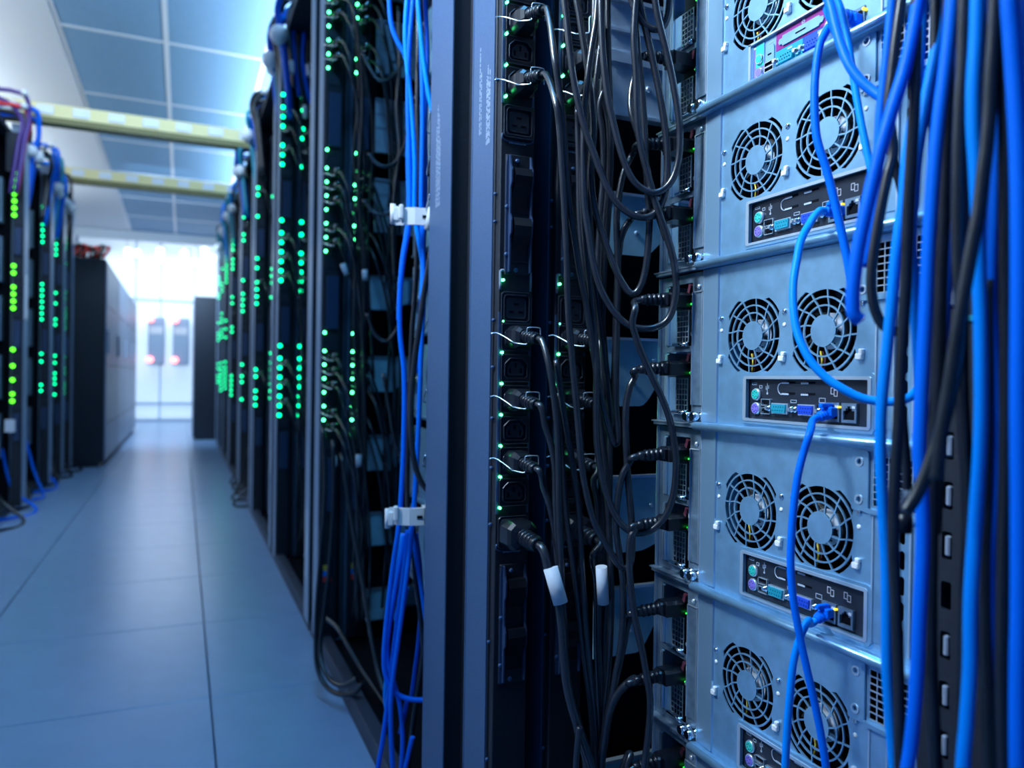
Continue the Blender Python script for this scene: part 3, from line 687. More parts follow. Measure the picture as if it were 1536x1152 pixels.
        for z in (.0055, .0105):
            MB(S8).add(sheet(rrect(.1795, z-.0024, .1920, z+.0024, .0005), [rrect(.1801, z-.0018, .1914, z+.0018, .0003)], .003), lambda a, b, c: (a, b, c+n0+.0012)).build('usb_port', 'chrome', Pn)
            MB(S8).box((.1802, z-.0017, n0), (.1913, z+.0017, n0+.0009)).build('usb_well', 'void', Pn)
        # blanked parallel port: long flat cover with stepped ends
        pp = [(.2035, .0215), (.2490, .0215), (.2500, .0235), (.2535, .0235), (.2548, .0262), (.2535, .0290), (.2500, .0290), (.2490, .0312), (.2035, .0312), (.2025, .0290), (.1990, .0290), (.1978, .0262), (.1990, .0235), (.2025, .0235)]
        MB(S8).prism(pp, 'z', n0, n0+.0020).build('blanking_plate', 'steel', Pn)
        MB(S8).box((.2205, .0256, n0+.0018), (.2330, .0268, n0+.0024)).build('blanking_slot', 'void', Pn)
        for (a, b, m_, nm) in ((.2010, .2180, 'teal', 'serial_port'), (.2350, .2520, 'vga', 'video_port')):
            zc = .0085
            MB(S8).prism([(a, zc-.0042), (b, zc-.0042), (b+.001, zc+.0042), (a-.001, zc+.0042)], 'z', n0, n0+.0045).build(nm, m_, Pn)
            d = MB(S8)
            for i in range(5):
                for j in range(2): d.cyl((a+.002+.0031*i+.0012*j, zc-.0016+.0032*j, n0+.0044), (a+.002+.0031*i+.0012*j, zc-.0016+.0032*j, n0+.0049), .0006, 6)
            d.build('port_pins', 'void', Pn)
            for x in (a-.0045, b+.0048): MB(S8).rev((x, zc, n0), (x, zc, n0+.0070), [(0, .0034), (.5, .0034), (.52, .0024), (1, .0020)], 6).build('jack_screw', 'chrome', Pn)
        ic = MB(S8)
        def box_o(x, z, w_, h_):
            ic.box((x-w_/2, z-h_/2, n0), (x+w_/2, z-h_/2+.0006, n0+.0009)).box((x-w_/2, z+h_/2-.0006, n0), (x+w_/2, z+h_/2, n0+.0009)).box((x-w_/2, z-h_/2, n0), (x-w_/2+.0006, z+h_/2, n0+.0009)).box((x+w_/2-.0006, z-h_/2, n0), (x+w_/2, z+h_/2, n0+.0009))
        box_o(.2500, .0155, .0065, .0040); box_o(.2290, .0340, .0040, .0026); ic.box((.2278, .0350, n0), (.2302, .0366, n0+.0009))
        ic.box((.2090, .0155, n0), (.2150, .0170, n0+.0009)).box((.1825, .0312, n0), (.1890, .0318, n0+.0005)).box((.1620, .0330, n0), (.1650, .0350, n0+.0009))
        ic.build('port_icons', 'print', Pn)
        tr = MB(S8)
        for A_, B_ in (((.2900, .0280), (.2960, .0280)), ((.2960, .0280), (.2930, .0335)), ((.2930, .0335), (.2900, .0280))): tr.tube([(A_[0], A_[1], n0+.0003), (B_[0], B_[1], n0+.0003)], .0004, 5)
        tr.build('network_icon', 'steel_dark', Pn)
        for x in (.2740, .2920):
            MB(S8).box((x-.0075, .0030, n0), (x+.0075, .0180, n0+.0016)).build('network_port', 'steel_dark', Pn)
            MB(S8).box((x-.0058, .0050, n0+.0014), (x+.0058, .0150, n0+.0019)).build('network_port_well', 'void', Pn)
        MB(S8).box((.2992, .0128, n0), (.3010, .0150, n0+.0045)).build('link_light', 'amber', Pn)
    return T
sv = server('plain')
ZB = [.913, .735, .557, .379, .201, .023]
NM = ['second from the top', 'third from the top', 'fourth from the top', 'fifth from the top', 'bottom one at the picture edge', 'lowest one below the picture edge']
SL = ['steel server crossed by a blue cable loop, second from the top of the near stack',
      'steel server with a blue plug and green light glow, third from the top',
      'steel server with a blue plug under two port icons, fourth from the top',
      'steel server crossed by two blue cables, fifth from the top of the stack',
      'steel server cut off by the lower picture edge, lowest in the near stack']
servers = []
for k, lab in enumerate(SL):
    o = sv if k == 0 else copy_tree(sv)
    o.location = (SX, SY, ZB[k]); o['label'] = lab; servers.append(o)
top = server('colour', -.014); top.location = (SX, SY, 1.083); top['label'] = 'topmost steel server with magenta, teal and blue port labels'
for s_, m_ in ((servers[0], 1), (servers[1], 1), (servers[2], 1)):
    for c in s_.children:
        if c.name.startswith('port_panel'): MB(S).box((.2796, .0290, 0), (.2816, .0308, .0030)).build('link_light', 'amber', c)
# second rack: the same servers, seen edge-on through the cables
for k in range(7):
    o = bpy.data.objects.new('rack_server', None); COL.objects.link(o); o.location = (SX, RY[2]-.33, .29+.20*k)
    tag(o, 'steel server edge behind the blue cable bundle in the second rack, %s from below' % ('first', 'second', 'third', 'fourth', 'fifth', 'sixth', 'seventh')[k], 'server', 'rack servers in the second rack')
    for c in sv.children:
        if c.name.split('.')[0] in ('rear_panel', 'supply_panel', 'power_supply', 'bottom_ledge', 'bottom_flange', 'chassis', 'panel_edge'): copy_tree(c, o)

# slotted upright right of the servers
up = thing('slotted_upright', 'black slotted upright with a column of pale slots behind the right-hand cables', 'upright', (0, 0, 0))
hs = [rrect(.3615, .20+.0355*k, .3695, .22+.0355*k, .002) for k in range(26)]
me = sheet([(.300, .03), (.386, .03), (.386, 1.6), (.300, 1.6)], hs, .003)
MB().add(me, lambda a, b, c: (.500+c, a, b)).build('upright_face', 'black_soft', up)
MB().box((.500, .384, .03), (.56, .387, 1.6)).build('upright_side', 'black_soft', up)
MB().box((.530, .10, .03), (.54, .384, 1.6)).build('upright_back', 'void', up)
for k in range(26):
    if k % 5 != 2: MB().cbox((.498, .3635, .2025+.0355*k), (.503, .3672, .2170+.0355*k), .001).build('slot_fill', 'light_grey' if k % 4 else 'paper', up)  # pale blocks added so that the slots read white
for k in range(9):
    MB().box((.496, .335, .28+.11*k), (.500, .352, .284+.11*k)).build('ear_edge', 'teal', up)

# ================================================================== CABLES
def cable(name, label, pts, r, m, group=None, cat='cable', n=8, seg=6):
    P = []
    for p in pts:
        if isinstance(p, Vector): P.append(p)
        else: P.append(at(*p))
    o = MB().tube(P, r, n, seg).build(name, m)
    tag(o, label, cat, group); return o
def pd(seq, d0, d1=None):                                      # pixel list with distances running from d0 to d1
    d1 = d0 if d1 is None else d1; n = max(1, len(seq)-1)
    P = [at(x, y, d0+(d1-d0)*i/n) for i, (x, y) in enumerate(seq)]
    def on(p, y):                                              # runs that leave the picture go on up the rack or down towards the floor
        if y < -5: return [p+V((.012, 0, .22)), p+V((.05, .01, .62))]
        if y > 1158: return [V((p.x+.01, p.y, max(.035, p.z-.12))), V((p.x+.04, p.y+.01, max(.03, p.z-.30)))]
        return []
    return on(P[0], seq[0][1])[::-1]+P+on(P[-1], seq[-1][1])
def c13_plug(parent, px, z, small=True):
    """plug seated in an outlet of a strip whose origin is px=(X,Y); returns cord start points"""
    X, Y = px; xc = X+.0240
    if small:
        prof = [(-.0035, .0150, .0142), (-.024, .0148, .0140), (-.031, .0125, .0120), (-.035, .0085, .0085)]
        L = .060
    else:
        prof = [(-.0035, .0200, .0178), (-.031, .0198, .0176), (-.037, .0170, .0150), (-.040, .0110, .0105)]
        L = .070
    b = MB(); R = []
    for y, hx, hz in prof:
        c = min(hx, hz)*.42
        R.append([b.P((xc+p[0], Y+y, z+p[1])) for p in ((-hx+c, -hz), (hx-c, -hz), (hx, -hz+c), (hx, hz-c), (hx-c, hz), (-hx+c, hz), (-hx, hz-c), (-hx, -hz+c))])
    b.ring_sweep(R, True, False); b.build('plug', 'black', parent)
    y0 = prof[-1][0]; rr = .0082 if small else .0112
    b = MB(); pr = [(0, rr)]
    for k in range(4): pr += [(.06+.22*k, rr), (.07+.22*k, rr*.78), (.13+.22*k, rr*.78), (.14+.22*k, rr*.97)]
    pr += [(1, rr*.72)]
    b.rev((xc, Y+y0+.002, z), (xc+.004, Y-L, z-.004), pr, 12).build('strain_relief', 'black', parent)
    return [V((xc+.003, Y-L+.006, z-.0034)), V((xc+.0055, Y-L-.008, z-.006))]
def psu_plug(parent, zb, which):
    z = zb+(.066 if which == 0 else .145)-.0005; s_ = .0452
    y = SY-s_
    MB().prism([(y-.0115, z-.0085), (y+.0115, z-.0085), (y+.0115, z+.0050), (y+.0070, z+.0085), (y-.0070, z+.0085), (y-.0115, z+.0050)], 'x', SX-.020, SX+.008).build('connector', 'black', parent)
    MB().cbox((SX-.026, y-.008, z-.0075), (SX-.018, y+.008, z+.0075), .002).build('connector_neck', 'black', parent)
    pr = [(0, .0072)]
    for k in range(4): pr += [(.08+.2*k, .0072), (.09+.2*k, .0050), (.17+.2*k, .0050), (.18+.2*k, .0070-.0004*k)]
    pr += [(1, .0048)]
    MB().rev((SX-.024, y, z), (SX-.054, y+.002, z-.002), pr, 12).build('strain_relief', 'black', parent)
    return [V((SX-.050, y+.002, z-.0018)), V((SX-.060, y+.004, z-.004))]
def cord_thing(label, start, pts, end=None, r=.0040, group='black power cords of the near rack', tagat=None):
    """a power cord: plug(s) and lead, one thing. start/end: ('pdu',strip,z,small) or ('psu',zb,which) or None"""
    t = thing('power_cable', label, 'power cord', (0, 0, 0), group)
    A, B = [], []
    for spec, store in ((start, A), (end, B)):
        if not spec: continue
        if spec[0] == 'pdu': store += c13_plug(t, (PX+(.080 if spec[1] == 2 else 0), PY), spec[2], spec[3] if len(spec) > 3 else True)
        else: store += psu_plug(t, spec[1], spec[2])
    P = A+[at(*p) if not isinstance(p, Vector) else p for p in pts]+B[::-1]
    MB().tube(P, r, 10, 7).build('lead', 'cord', t)
    if tagat:
        (x, y, d), (x2, y2, d2), rt = tagat
        MB().rev(at(x, y, d), at(x2, y2, d2), [(0, rt), (1, rt)], 12).build('lead_label', 'paper', t)
    return t
B1 = .89                                                       # bundle distance
cord_thing('black cord from the topmost plug of the aisle-side strip, its loop ending beside the stack', ('pdu', 1, 1.233),
           pd([(832, 88), (839, 135), (845, 190), (848, 240), (853, 300), (862, 360), (870, 410), (880, 460), (889, 520), (897, 570), (906, 615), (917, 655), (924, 666), (927, 650), (924, 610), (924, 540), (926, 470), (927, 400), (925, 330), (929, 290), (937, 255), (950, 230)], .87, .90), ('psu', .913, 1))
cord_thing('black cord from the second plug down of the aisle-side strip, drooping to a low loop', ('pdu', 1, 1.155),
           pd([(834, 155), (839, 190), (843, 250), (847, 320), (850, 380), (851, 430), (854, 490), (859, 545), (864, 600), (868, 645), (873, 700), (882, 750), (892, 785), (904, 808), (918, 832), (931, 850), (941, 851), (947, 838), (948, 800), (946, 765), (942, 720), (939, 660), (939, 610), (945, 580), (952, 565)], .87, .875), ('psu', .735, 0))
cord_thing('black cord from the plug under the blank large outlet, aisle-side strip', ('pdu', 1, .838),
           pd([(824, 552), (831, 595), (836, 645), (838, 700), (839, 760), (841, 820), (843, 880), (847, 940), (850, 1000), (860, 1060), (875, 1110), (893, 1165)], .885, .88))
cord_thing('black cord from the middle wire-clipped plug of the aisle-side strip', ('pdu', 1, .759),
           pd([(818, 640), (827, 668), (832, 700), (834, 760), (837, 830), (841, 900), (845, 960), (849, 1020), (864, 1090), (884, 1165)], .90, .89))
cord_thing('black cord from the lowest wire-clipped plug of the aisle-side strip', ('pdu', 1, .681),
           pd([(815, 730), (824, 758), (831, 790), (835, 830), (840, 890), (846, 960), (855, 1030), (868, 1080), (880, 1165)], .91, .90))
cord_thing('thick black cord with white tag from the large lower plug, aisle-side strip', ('pdu', 1, .591, False),
           pd([(822, 850), (831, 880), (838, 905), (843, 940), (846, 985), (852, 1035), (864, 1080), (878, 1120), (892, 1165)], .885, .87), r=.0056, tagat=((826, 852, .878), (841, 905, .874), .0088))
cord_thing('black cord from the topmost plug of the inner strip', ('pdu', 2, 1.194),
           pd([(902, 150), (908, 170), (912, 200), (912, 260), (907, 320), (902, 380), (902, 460), (908, 540), (912, 640), (912, 760), (912, 900), (908, 1000), (903, 1165)], .93, .95))
cord_thing('black cord from the plug above the large outlet, inner strip', ('pdu', 2, 1.155),
           pd([(899, 160), (904, 200), (905, 260), (900, 330), (896, 420), (897, 520), (905, 620), (906, 760), (905, 900), (900, 1165)], .93, .95))
cord_thing('black cord from the upper wire-clipped plug of the inner strip', ('pdu', 2, .838),
           pd([(897, 560), (900, 600), (901, 660), (902, 760), (901, 860), (899, 960), (899, 1165)], .925, .95))
cord_thing('black cord from the middle wire-clipped plug of the inner strip', ('pdu', 2, .759),
           pd([(894, 635), (901, 665), (903, 720), (904, 800), (903, 900), (900, 1000), (898, 1165)], .93, .95))
cord_thing('black cord from the lower wire-clipped plug of the inner strip', ('pdu', 2, .681),
           pd([(890, 722), (896, 750), (897, 790), (899, 860), (897, 950), (896, 1165)], .93, .95))
cord_thing('thick black cord with white tag from the large lower plug, inner strip', ('pdu', 2, .591, False),
           pd([(890, 835), (895, 865), (897, 910), (897, 960), (899, 1020), (901, 1080), (902, 1165)], .92, .93), r=.0056, tagat=((902, 850, .885), (905, 905, .89), .0070))
# cords that come down from above and loop back to the supplies
cord_thing('black cord from above with the widest loop, ending under the steel rail plate', None,
           pd([(846, -15), (850, 30), (854, 70), (859, 110), (866, 148), (874, 182), (885, 215), (897, 247), (909, 277), (922, 300), (937, 315), (953, 324), (969, 326), (982, 320), (992, 305), (998, 285), (1001, 250), (1000, 215), (996, 180), (989, 138), (981, 98), (972, 58), (963, 20), (957, -15)], .86, .84))
cord_thing('black cord from above bending through a loop beside the second supply bay', None,
           pd([(864, -15), (870, 30), (877, 75), (883, 115), (888, 155), (891, 190), (889, 225), (887, 265), (891, 305), (900, 340), (912, 375), (925, 408), (937, 430), (946, 440), (955, 438), (963, 424), (969, 398), (973, 360), (974, 320), (971, 280), (968, 230), (966, 180), (962, 130), (957, 80), (953, 25), (952, -15)], .88, .85))
cord_thing('black cord from above making the high loop in front of the supply bays', None,
           pd([(902, -15), (902, 30), (904, 75), (908, 120), (913, 155), (920, 185), (929, 220), (940, 252), (952, 273), (967, 285), (982, 289), (997, 283), (1010, 266), (1018, 238), (1020, 205), (1018, 175), (1011, 130), (1004, 95), (997, 65), (990, 38), (985, 15), (982, -15)], .85, .83))
cord_thing('black cord from above making the loop above the third server seam', None,
           pd([(897, -15), (894, 30), (889, 62), (884, 95), (880, 130), (877, 165), (875, 210), (875, 260), (877, 310), (883, 352), (890, 395), (900, 430), (911, 452), (923, 470), (937, 484), (952, 491), (970, 493), (986, 490), (1000, 481), (1009, 464), (1014, 438), (1013, 408), (1008, 380), (1001, 355), (992, 328), (982, 300), (974, 270), (965, 235), (958, 200), (955, 160), (954, 110), (951, 60), (953, 15), (956, -15)], .87, .835))
cord_thing('black cord crossing below the third seam in a large low loop', ('psu', .735, 1),
           pd([(953, 462), (949, 485), (956, 512), (967, 540), (979, 567), (992, 595), (1003, 624), (1010, 655), (1014, 690), (1012, 730), (1006, 757), (997, 776), (984, 790), (969, 798), (952, 799), (936, 790), (922, 772), (911, 745), (902, 712), (896, 670), (894, 620), (895, 560), (893, 510), (888, 455), (882, 400), (876, 340), (873, 270), (877, 200), (883, 120), (890, 60), (893, -15)], .835, .90))
cord_thing('black cord from above ending in a short loop at the highest supply bay', None,
           pd([(945, -15), (949, 5), (957, 23), (968, 37), (982, 44), (994, 40), (1001, 26), (1004, 5), (1005, -15)], .84))
cord_thing('black cord from the top supply bay curling behind the steel rail plate', ('psu', 1.091, 0),
           pd([(957, 100), (949, 125), (946, 155), (949, 175), (957, 200), (966, 235), (974, 270), (981, 300), (990, 330), (1000, 360)], .88, .85))
cord_thing('black cord from the second server lower bay curving down beside the dark rail gap', ('psu', .913, 0),
           pd([(945, 330), (936, 345), (930, 365), (926, 420), (924, 480), (922, 550), (916, 640), (914, 740), (912, 860), (906, 980), (903, 1165)], .89, .93))
cord_thing('black cord from the fourth server upper bay hanging to the bundle foot', ('psu', .557, 1),
           pd([(944, 694), (934, 712), (927, 745), (924, 790), (929, 830), (934, 870), (935, 920), (931, 970), (924, 1010), (916, 1060), (908, 1110), (902, 1165)], .87, .88))
cord_thing('black cord from the fourth server lower bay hanging free at the right', ('psu', .557, 0),
           pd([(953, 793), (946, 806), (944, 840), (947, 890), (954, 935), (963, 975), (970, 1015), (975, 1050), (973, 1095), (966, 1165)], .86, .85))
cord_thing('black cord from the fifth server upper bay joining the bundle', ('psu', .379, 1),
           pd([(954, 918), (943, 932), (936, 965), (928, 1000), (918, 1045), (908, 1090), (900, 1165)], .88, .89))
cord_thing('black cord from the fifth server lower bay arching over the bright rail', ('psu', .379, 0),
           pd([(952, 1018), (938, 1028), (924, 1045), (913, 1072), (906, 1110), (900, 1165)], .87, .88), r=.0046)
cord_thing('black cord from the bottom server upper bay sinking out of sight', ('psu', .201, 1),
           pd([(945, 1130), (935, 1150), (925, 1180)], .87, .87))
for k, (seq, d, lab) in enumerate((
    ([(834, 540), (846, 620), (858, 690), (868, 760), (872, 830), (876, 890), (880, 950), (886, 1010), (891, 1060), (895, 1110), (898, 1165)], .895, 'black cord straying slightly right down the middle of the bundle'),
    ([(836, 590), (841, 660), (845, 720), (850, 780), (857, 830), (864, 880), (871, 940), (878, 1000), (886, 1060), (892, 1165)], .90, 'black cord lying between the two white tags'),
    ([(866, 160), (868, 240), (870, 330), (878, 420), (888, 500), (898, 600), (908, 700), (914, 800), (917, 900), (913, 1000), (905, 1080), (902, 1165)], .90, 'black cord deep in the bundle reaching from top to bottom'),
    ([(905, 40), (899, 80), (893, 130), (888, 200), (884, 300), (890, 400), (900, 480), (910, 560), (918, 640)], .91, 'black cord slanting left from the top edge behind its neighbours'),
    ([(912, -15), (912, 60), (914, 130), (917, 230), (912, 330), (906, 420), (904, 520), (906, 600)], .915, 'black cord with printed ribs hanging straight behind the loops'),
    ([(870, 1090), (866, 1120), (864, 1165)], .86, 'pale-lit black cord rising from the lower edge left of the bundle foot'),
)):
    cord_thing(lab, None, pd(seq, d), r=.0038)

# blue patch leads before the servers
def rj45(parent, x_s, z, tilt=-.35, out=.0135):
    """plug in a network port at server coords s=x_s, height z; boot bends left-down; returns lead start points"""
    p0 = V((SX-.001, SY-x_s, z)); d = V((-1, .12, tilt)).normalized()
    MB().cbox((SX-.009, SY-x_s-.0058, z-.004), (SX+.002, SY-x_s+.0058, z+.004), .0008).build('plug', 'blue', parent)
    MB().cbox((SX-.016, SY-x_s-.0022, z+.0035), (SX-.002, SY-x_s+.0022, z+.0075), .0008).build('plug_latch_cover', 'blue', parent)
    a = V((SX-.003, SY-x_s, z)); b = a+d*out
    pr = [(0, .0062)]
    for k in range(5): pr += [(.1+.17*k, .0060-.0003*k), (.11+.17*k, .0048-.0002*k), (.17+.17*k, .0048-.0002*k), (.18+.17*k, .0059-.0003*k)]
    pr += [(1, .0036)]
    MB().rev(a, b, pr, 12).build('boot', 'blue', parent)
    return [b-d*.004, b+d*.006]
def patch(label, start, seq, d0, d1, m='blue', r=.0033):
    t = thing('network_cable', label, 'network cable', (0, 0, 0), 'blue network cables before the near servers')
    A = rj45(t, *start) if start else []
    MB().tube(A+pd(seq, d0, d1), r, 12, 8).build('lead', m, t)
    return t
t = patch('blue network cable with a pale plug sleeve hanging from the coloured port panel', None, [(1243, 40), (1236, 52), (1230, 66), (1225, 95), (1222, 130), (1222, 170), (1225, 205), (1231, 228), (1240, 255), (1249, 290), (1257, 325), (1265, 360), (1272, 395), (1278, 430), (1283, 460)], .625, .60)
MB().tube([at(1246, 34, .640), at(1242, 42, .636), at(1232, 60, .632)], .0037, 10, 4).build('plug_sleeve', 'white', t)
MB().cbox((SX-.010, SY-.262-.005, 1.094), (SX-.0, SY-.262+.005, 1.102), .001).build('plug', 'white', t)
patch('blue network cable curving from the top edge to the right-hand bundle', None, [(1238, -20), (1247, 12), (1254, 42), (1263, 72), (1274, 98), (1290, 120), (1308, 136), (1325, 148), (1345, 160)], .585, .53, r=.0036)
patch('thin blue network cable hanging straight before the right fan of the second server', None, [(1250, -20), (1262, 15), (1270, 50), (1277, 95), (1284, 140), (1291, 180), (1299, 220), (1308, 262), (1316, 300)], .60, .56, 'blue2', .0028)
patch('blue network cable looping from the second server plug across its neighbour below', (.277, .937, -.05), [(1210, 343), (1201, 362), (1195, 392), (1190, 425), (1190, 460), (1195, 495), (1205, 522), (1220, 547), (1240, 567), (1262, 582), (1290, 596), (1318, 602), (1345, 602), (1364, 596), (1378, 582), (1384, 565), (1388, 540)], .635, .53, 'blue2')
patch('blue network cable from the third server plug running down past two fans', (.2725, .7605, -.40), [(1215, 648), (1205, 680), (1197, 712), (1191, 755), (1187, 805), (1186, 850), (1189, 892), (1196, 935), (1204, 975), (1213, 1015), (1223, 1060), (1232, 1105), (1240, 1165)], .64, .63)
patch('blue network cable from the fourth server plug dropping to the lower edge', (.2725, .5825, -.55), [(1211, 933), (1198, 962), (1190, 995), (1185, 1040), (1181, 1090), (1178, 1165)], .645, .65, 'blue2')
t = thing('network_cable', 'short blue network cable plugged at the right end of the coloured panel', 'network cable', (0, 0, 0), 'blue network cables before the near servers')
st_ = rj45(t, .292, 1.098, .2, .024)
MB().tube(st_+[at(1262, 60, .60), at(1250, 40, .60), at(1243, 5, .60), at(1240, -30, .60)], .0033, 10, 6).build('lead', 'blue', t)

# cables hanging close to the camera at the right
FG = [
 ('blue', .0031, .50, [(1340, -20), (1333, 55), (1327, 110), (1321, 165), (1318, 215), (1317, 260), (1313, 310), (1305, 350), (1296, 400)], 'blue cable at the left rim of the right-hand bundle, upper half'),
 ('blue', .0040, .45, [(1380, -20), (1373, 30), (1365, 70), (1354, 115), (1341, 155), (1329, 195), (1318, 235), (1306, 285), (1296, 330), (1287, 375), (1281, 420), (1279, 450), (1281, 472), (1290, 480)], 'thick blue cable slanting left and ending before the third server fan'),
 ('cord', .0032, .48, [(1354, -20), (1345, 50), (1338, 110), (1333, 165), (1340, 225), (1332, 262), (1323, 305), (1316, 345), (1310, 385), (1307, 420), (1309, 450), (1316, 474), (1326, 489), (1340, 496), (1352, 500)], 'black cable curling right beside the vent grille of the third server'),
 ('cord', .0030, .52, [(1330, 200), (1340, 240), (1350, 275), (1358, 310)], 'short black cable strand crossing behind the blue ones near the top'),
 ('blue2', .0034, .47, [(1384, -20), (1381, 60), (1375, 140), (1366, 200), (1360, 240), (1355, 300), (1348, 350), (1342, 400), (1338, 450), (1333, 500), (1328, 550), (1323, 600), (1321, 640), (1321, 690), (1323, 740), (1326, 790), (1329, 845), (1330, 900), (1330, 960), (1331, 1010), (1334, 1060), (1337, 1100), (1342, 1170)], 'blue cable running full height just right of the fans'),
 ('blue2', .0036, .46, [(1418, -20), (1410, 40), (1402, 85), (1392, 135), (1382, 190), (1374, 240), (1369, 300), (1366, 350), (1368, 400), (1372, 450), (1376, 500), (1379, 550), (1381, 600)], 'blue cable leaning left then merging behind a brighter one'),
 ('blue', .0038, .43, [(1430, -20), (1424, 50), (1417, 110), (1410, 165), (1404, 220), (1399, 280), (1395, 340), (1392, 390), (1390, 440), (1387, 500), (1384, 560), (1381, 620), (1379, 675), (1382, 720), (1384, 770), (1384, 820), (1382, 870), (1379, 930), (1376, 1000), (1371, 1070), (1366, 1120), (1360, 1170)], 'bright blue cable left of the dark gap, full height'),
 ('blue3', .0034, .45, [(1432, 60), (1428, 140), (1424, 225), (1423, 300), (1421, 380), (1418, 450), (1412, 540), (1404, 640), (1396, 760), (1390, 880)], 'deep blue cable shaded beside the dark gap'),
 ('cord', .0036, .41, [(1448, -20), (1445, 80), (1441, 160), (1438, 240), (1437, 320), (1438, 400), (1442, 460), (1438, 530), (1426, 590), (1412, 645), (1397, 690), (1383, 725), (1371, 748), (1358, 768)], 'black cable swinging left to a frayed end at the lower grille'),
 ('blue2', .0036, .40, [(1467, -20), (1464, 60), (1460, 130), (1460, 190), (1463, 240), (1466, 300), (1467, 360), (1469, 420), (1471, 480), (1472, 550), (1472, 620), (1470, 680), (1467, 730), (1463, 790), (1459, 850), (1456, 910), (1455, 1000), (1450, 1080), (1444, 1170)], 'bright blue cable right of the dark gap, full height'),
 ('cord', .0034, .39, [(1494, -20), (1490, 60), (1487, 110), (1485, 160), (1480, 220), (1475, 260), (1469, 310), (1460, 360), (1451, 410), (1443, 455), (1434, 510), (1424, 580), (1412, 650), (1404, 720)], 'grey-lit black cable crossing leftwards in the right bundle'),
 ('blue', .0040, .37, [(1514, -20), (1518, 60), (1523, 140), (1527, 220), (1529, 320), (1529, 450), (1528, 600), (1529, 750), (1529, 900), (1527, 1030), (1528, 1170)], 'thick blue cable nearest the right picture edge'),
 ('cord', .0033, .39, [(1506, 40), (1507, 140), (1508, 250), (1508, 400), (1509, 560), (1508, 700), (1505, 820), (1503, 930), (1502, 1030), (1505, 1170)], 'black cable beside the thick blue one at the right edge'),
 ('blue', .0032, .41, [(1488, -20), (1494, 90), (1495, 190), (1492, 270), (1489, 330), (1486, 390), (1485, 450), (1490, 540), (1494, 640), (1493, 710), (1489, 770), (1484, 830), (1483, 880), (1486, 940), (1491, 1010), (1495, 1080), (1497, 1170)], 'blue cable between two black ones at the right, lower half'),
 ('cord', .0033, .45, [(1376, -20), (1373, 120), (1367, 240), (1362, 330), (1359, 420), (1355, 490), (1351, 560), (1348, 630), (1344, 690), (1341, 760), (1341, 830), (1344, 900), (1347, 980), (1349, 1060), (1351, 1170)], 'black cable between the two leftmost full-height blue ones'),
 ('cord', .0028, .48, [(1351, 600), (1356, 650), (1360, 700), (1360, 745), (1356, 770)], 'short black cable ending in frayed strands at the lower grille'),
 ('cord', .0036, .44, [(1424, -20), (1420, 150), (1416, 300), (1412, 400), (1410, 480), (1408, 560), (1404, 650), (1399, 740), (1397, 830), (1396, 920), (1397, 1010), (1401, 1090), (1405, 1170)], 'black cable right of the bright blue one, lower half'),
 ('cord', .0034, .42, [(1452, -20), (1450, 160), (1446, 320), (1444, 460), (1443, 560), (1446, 640), (1451, 720), (1452, 800), (1449, 880), (1446, 1000), (1447, 1170)], 'black cable hanging before the slotted upright'),
 ('cord', .0034, .41, [(1482, 420), (1480, 560), (1478, 720), (1477, 880), (1478, 960), (1481, 1040), (1485, 1170)], 'black cable at the lower right between blue ones'),
 ('cord', .0030, .46, [(1404, -20), (1403, 60), (1400, 140), (1402, 240), (1405, 340), (1408, 440), (1412, 560), (1410, 680), (1404, 800)], 'black cable in the shade between two blue ones near the top'),
 ('cord', .0034, .43, [(1472, -20), (1474, 100), (1476, 180), (1484, 300), (1496, 420), (1499, 560), (1499, 700), (1500, 860), (1497, 1020), (1496, 1170)], 'black cable in the shade right of the bright blue one'),
 ('blue3', .0034, .43, [(1536, -20), (1540, 120), (1545, 300)], 'deep blue cable touching the upper right corner'),
]
for m, r, d, seq, lab in FG:
    cable('network_cable' if m != 'cord' else 'black_cable', lab, pd(seq, d), r, m, 'cables hanging at the right edge', 'cable', 12, 8)
# frayed strands
fr = thing('cable_brush', 'small frayed tuft of grey strands at the end of a black cable', 'cable end', at(1356, 760, .47))
b = MB()
for k in range(26): b.tube([(0, 0, -.006), (rnd.uniform(-.004, .004), rnd.uniform(-.004, .004), .0), (rnd.uniform(-.006, .006), rnd.uniform(-.006, .006), .010)], .0004, 4, 2)
o = b.build('strands', 'light_grey', fr); o['kind'] = 'stuff'
MB().cyl((0, 0, -.016), (0, 0, -.004), .005, 10).build('tuft_collar', 'black', fr)

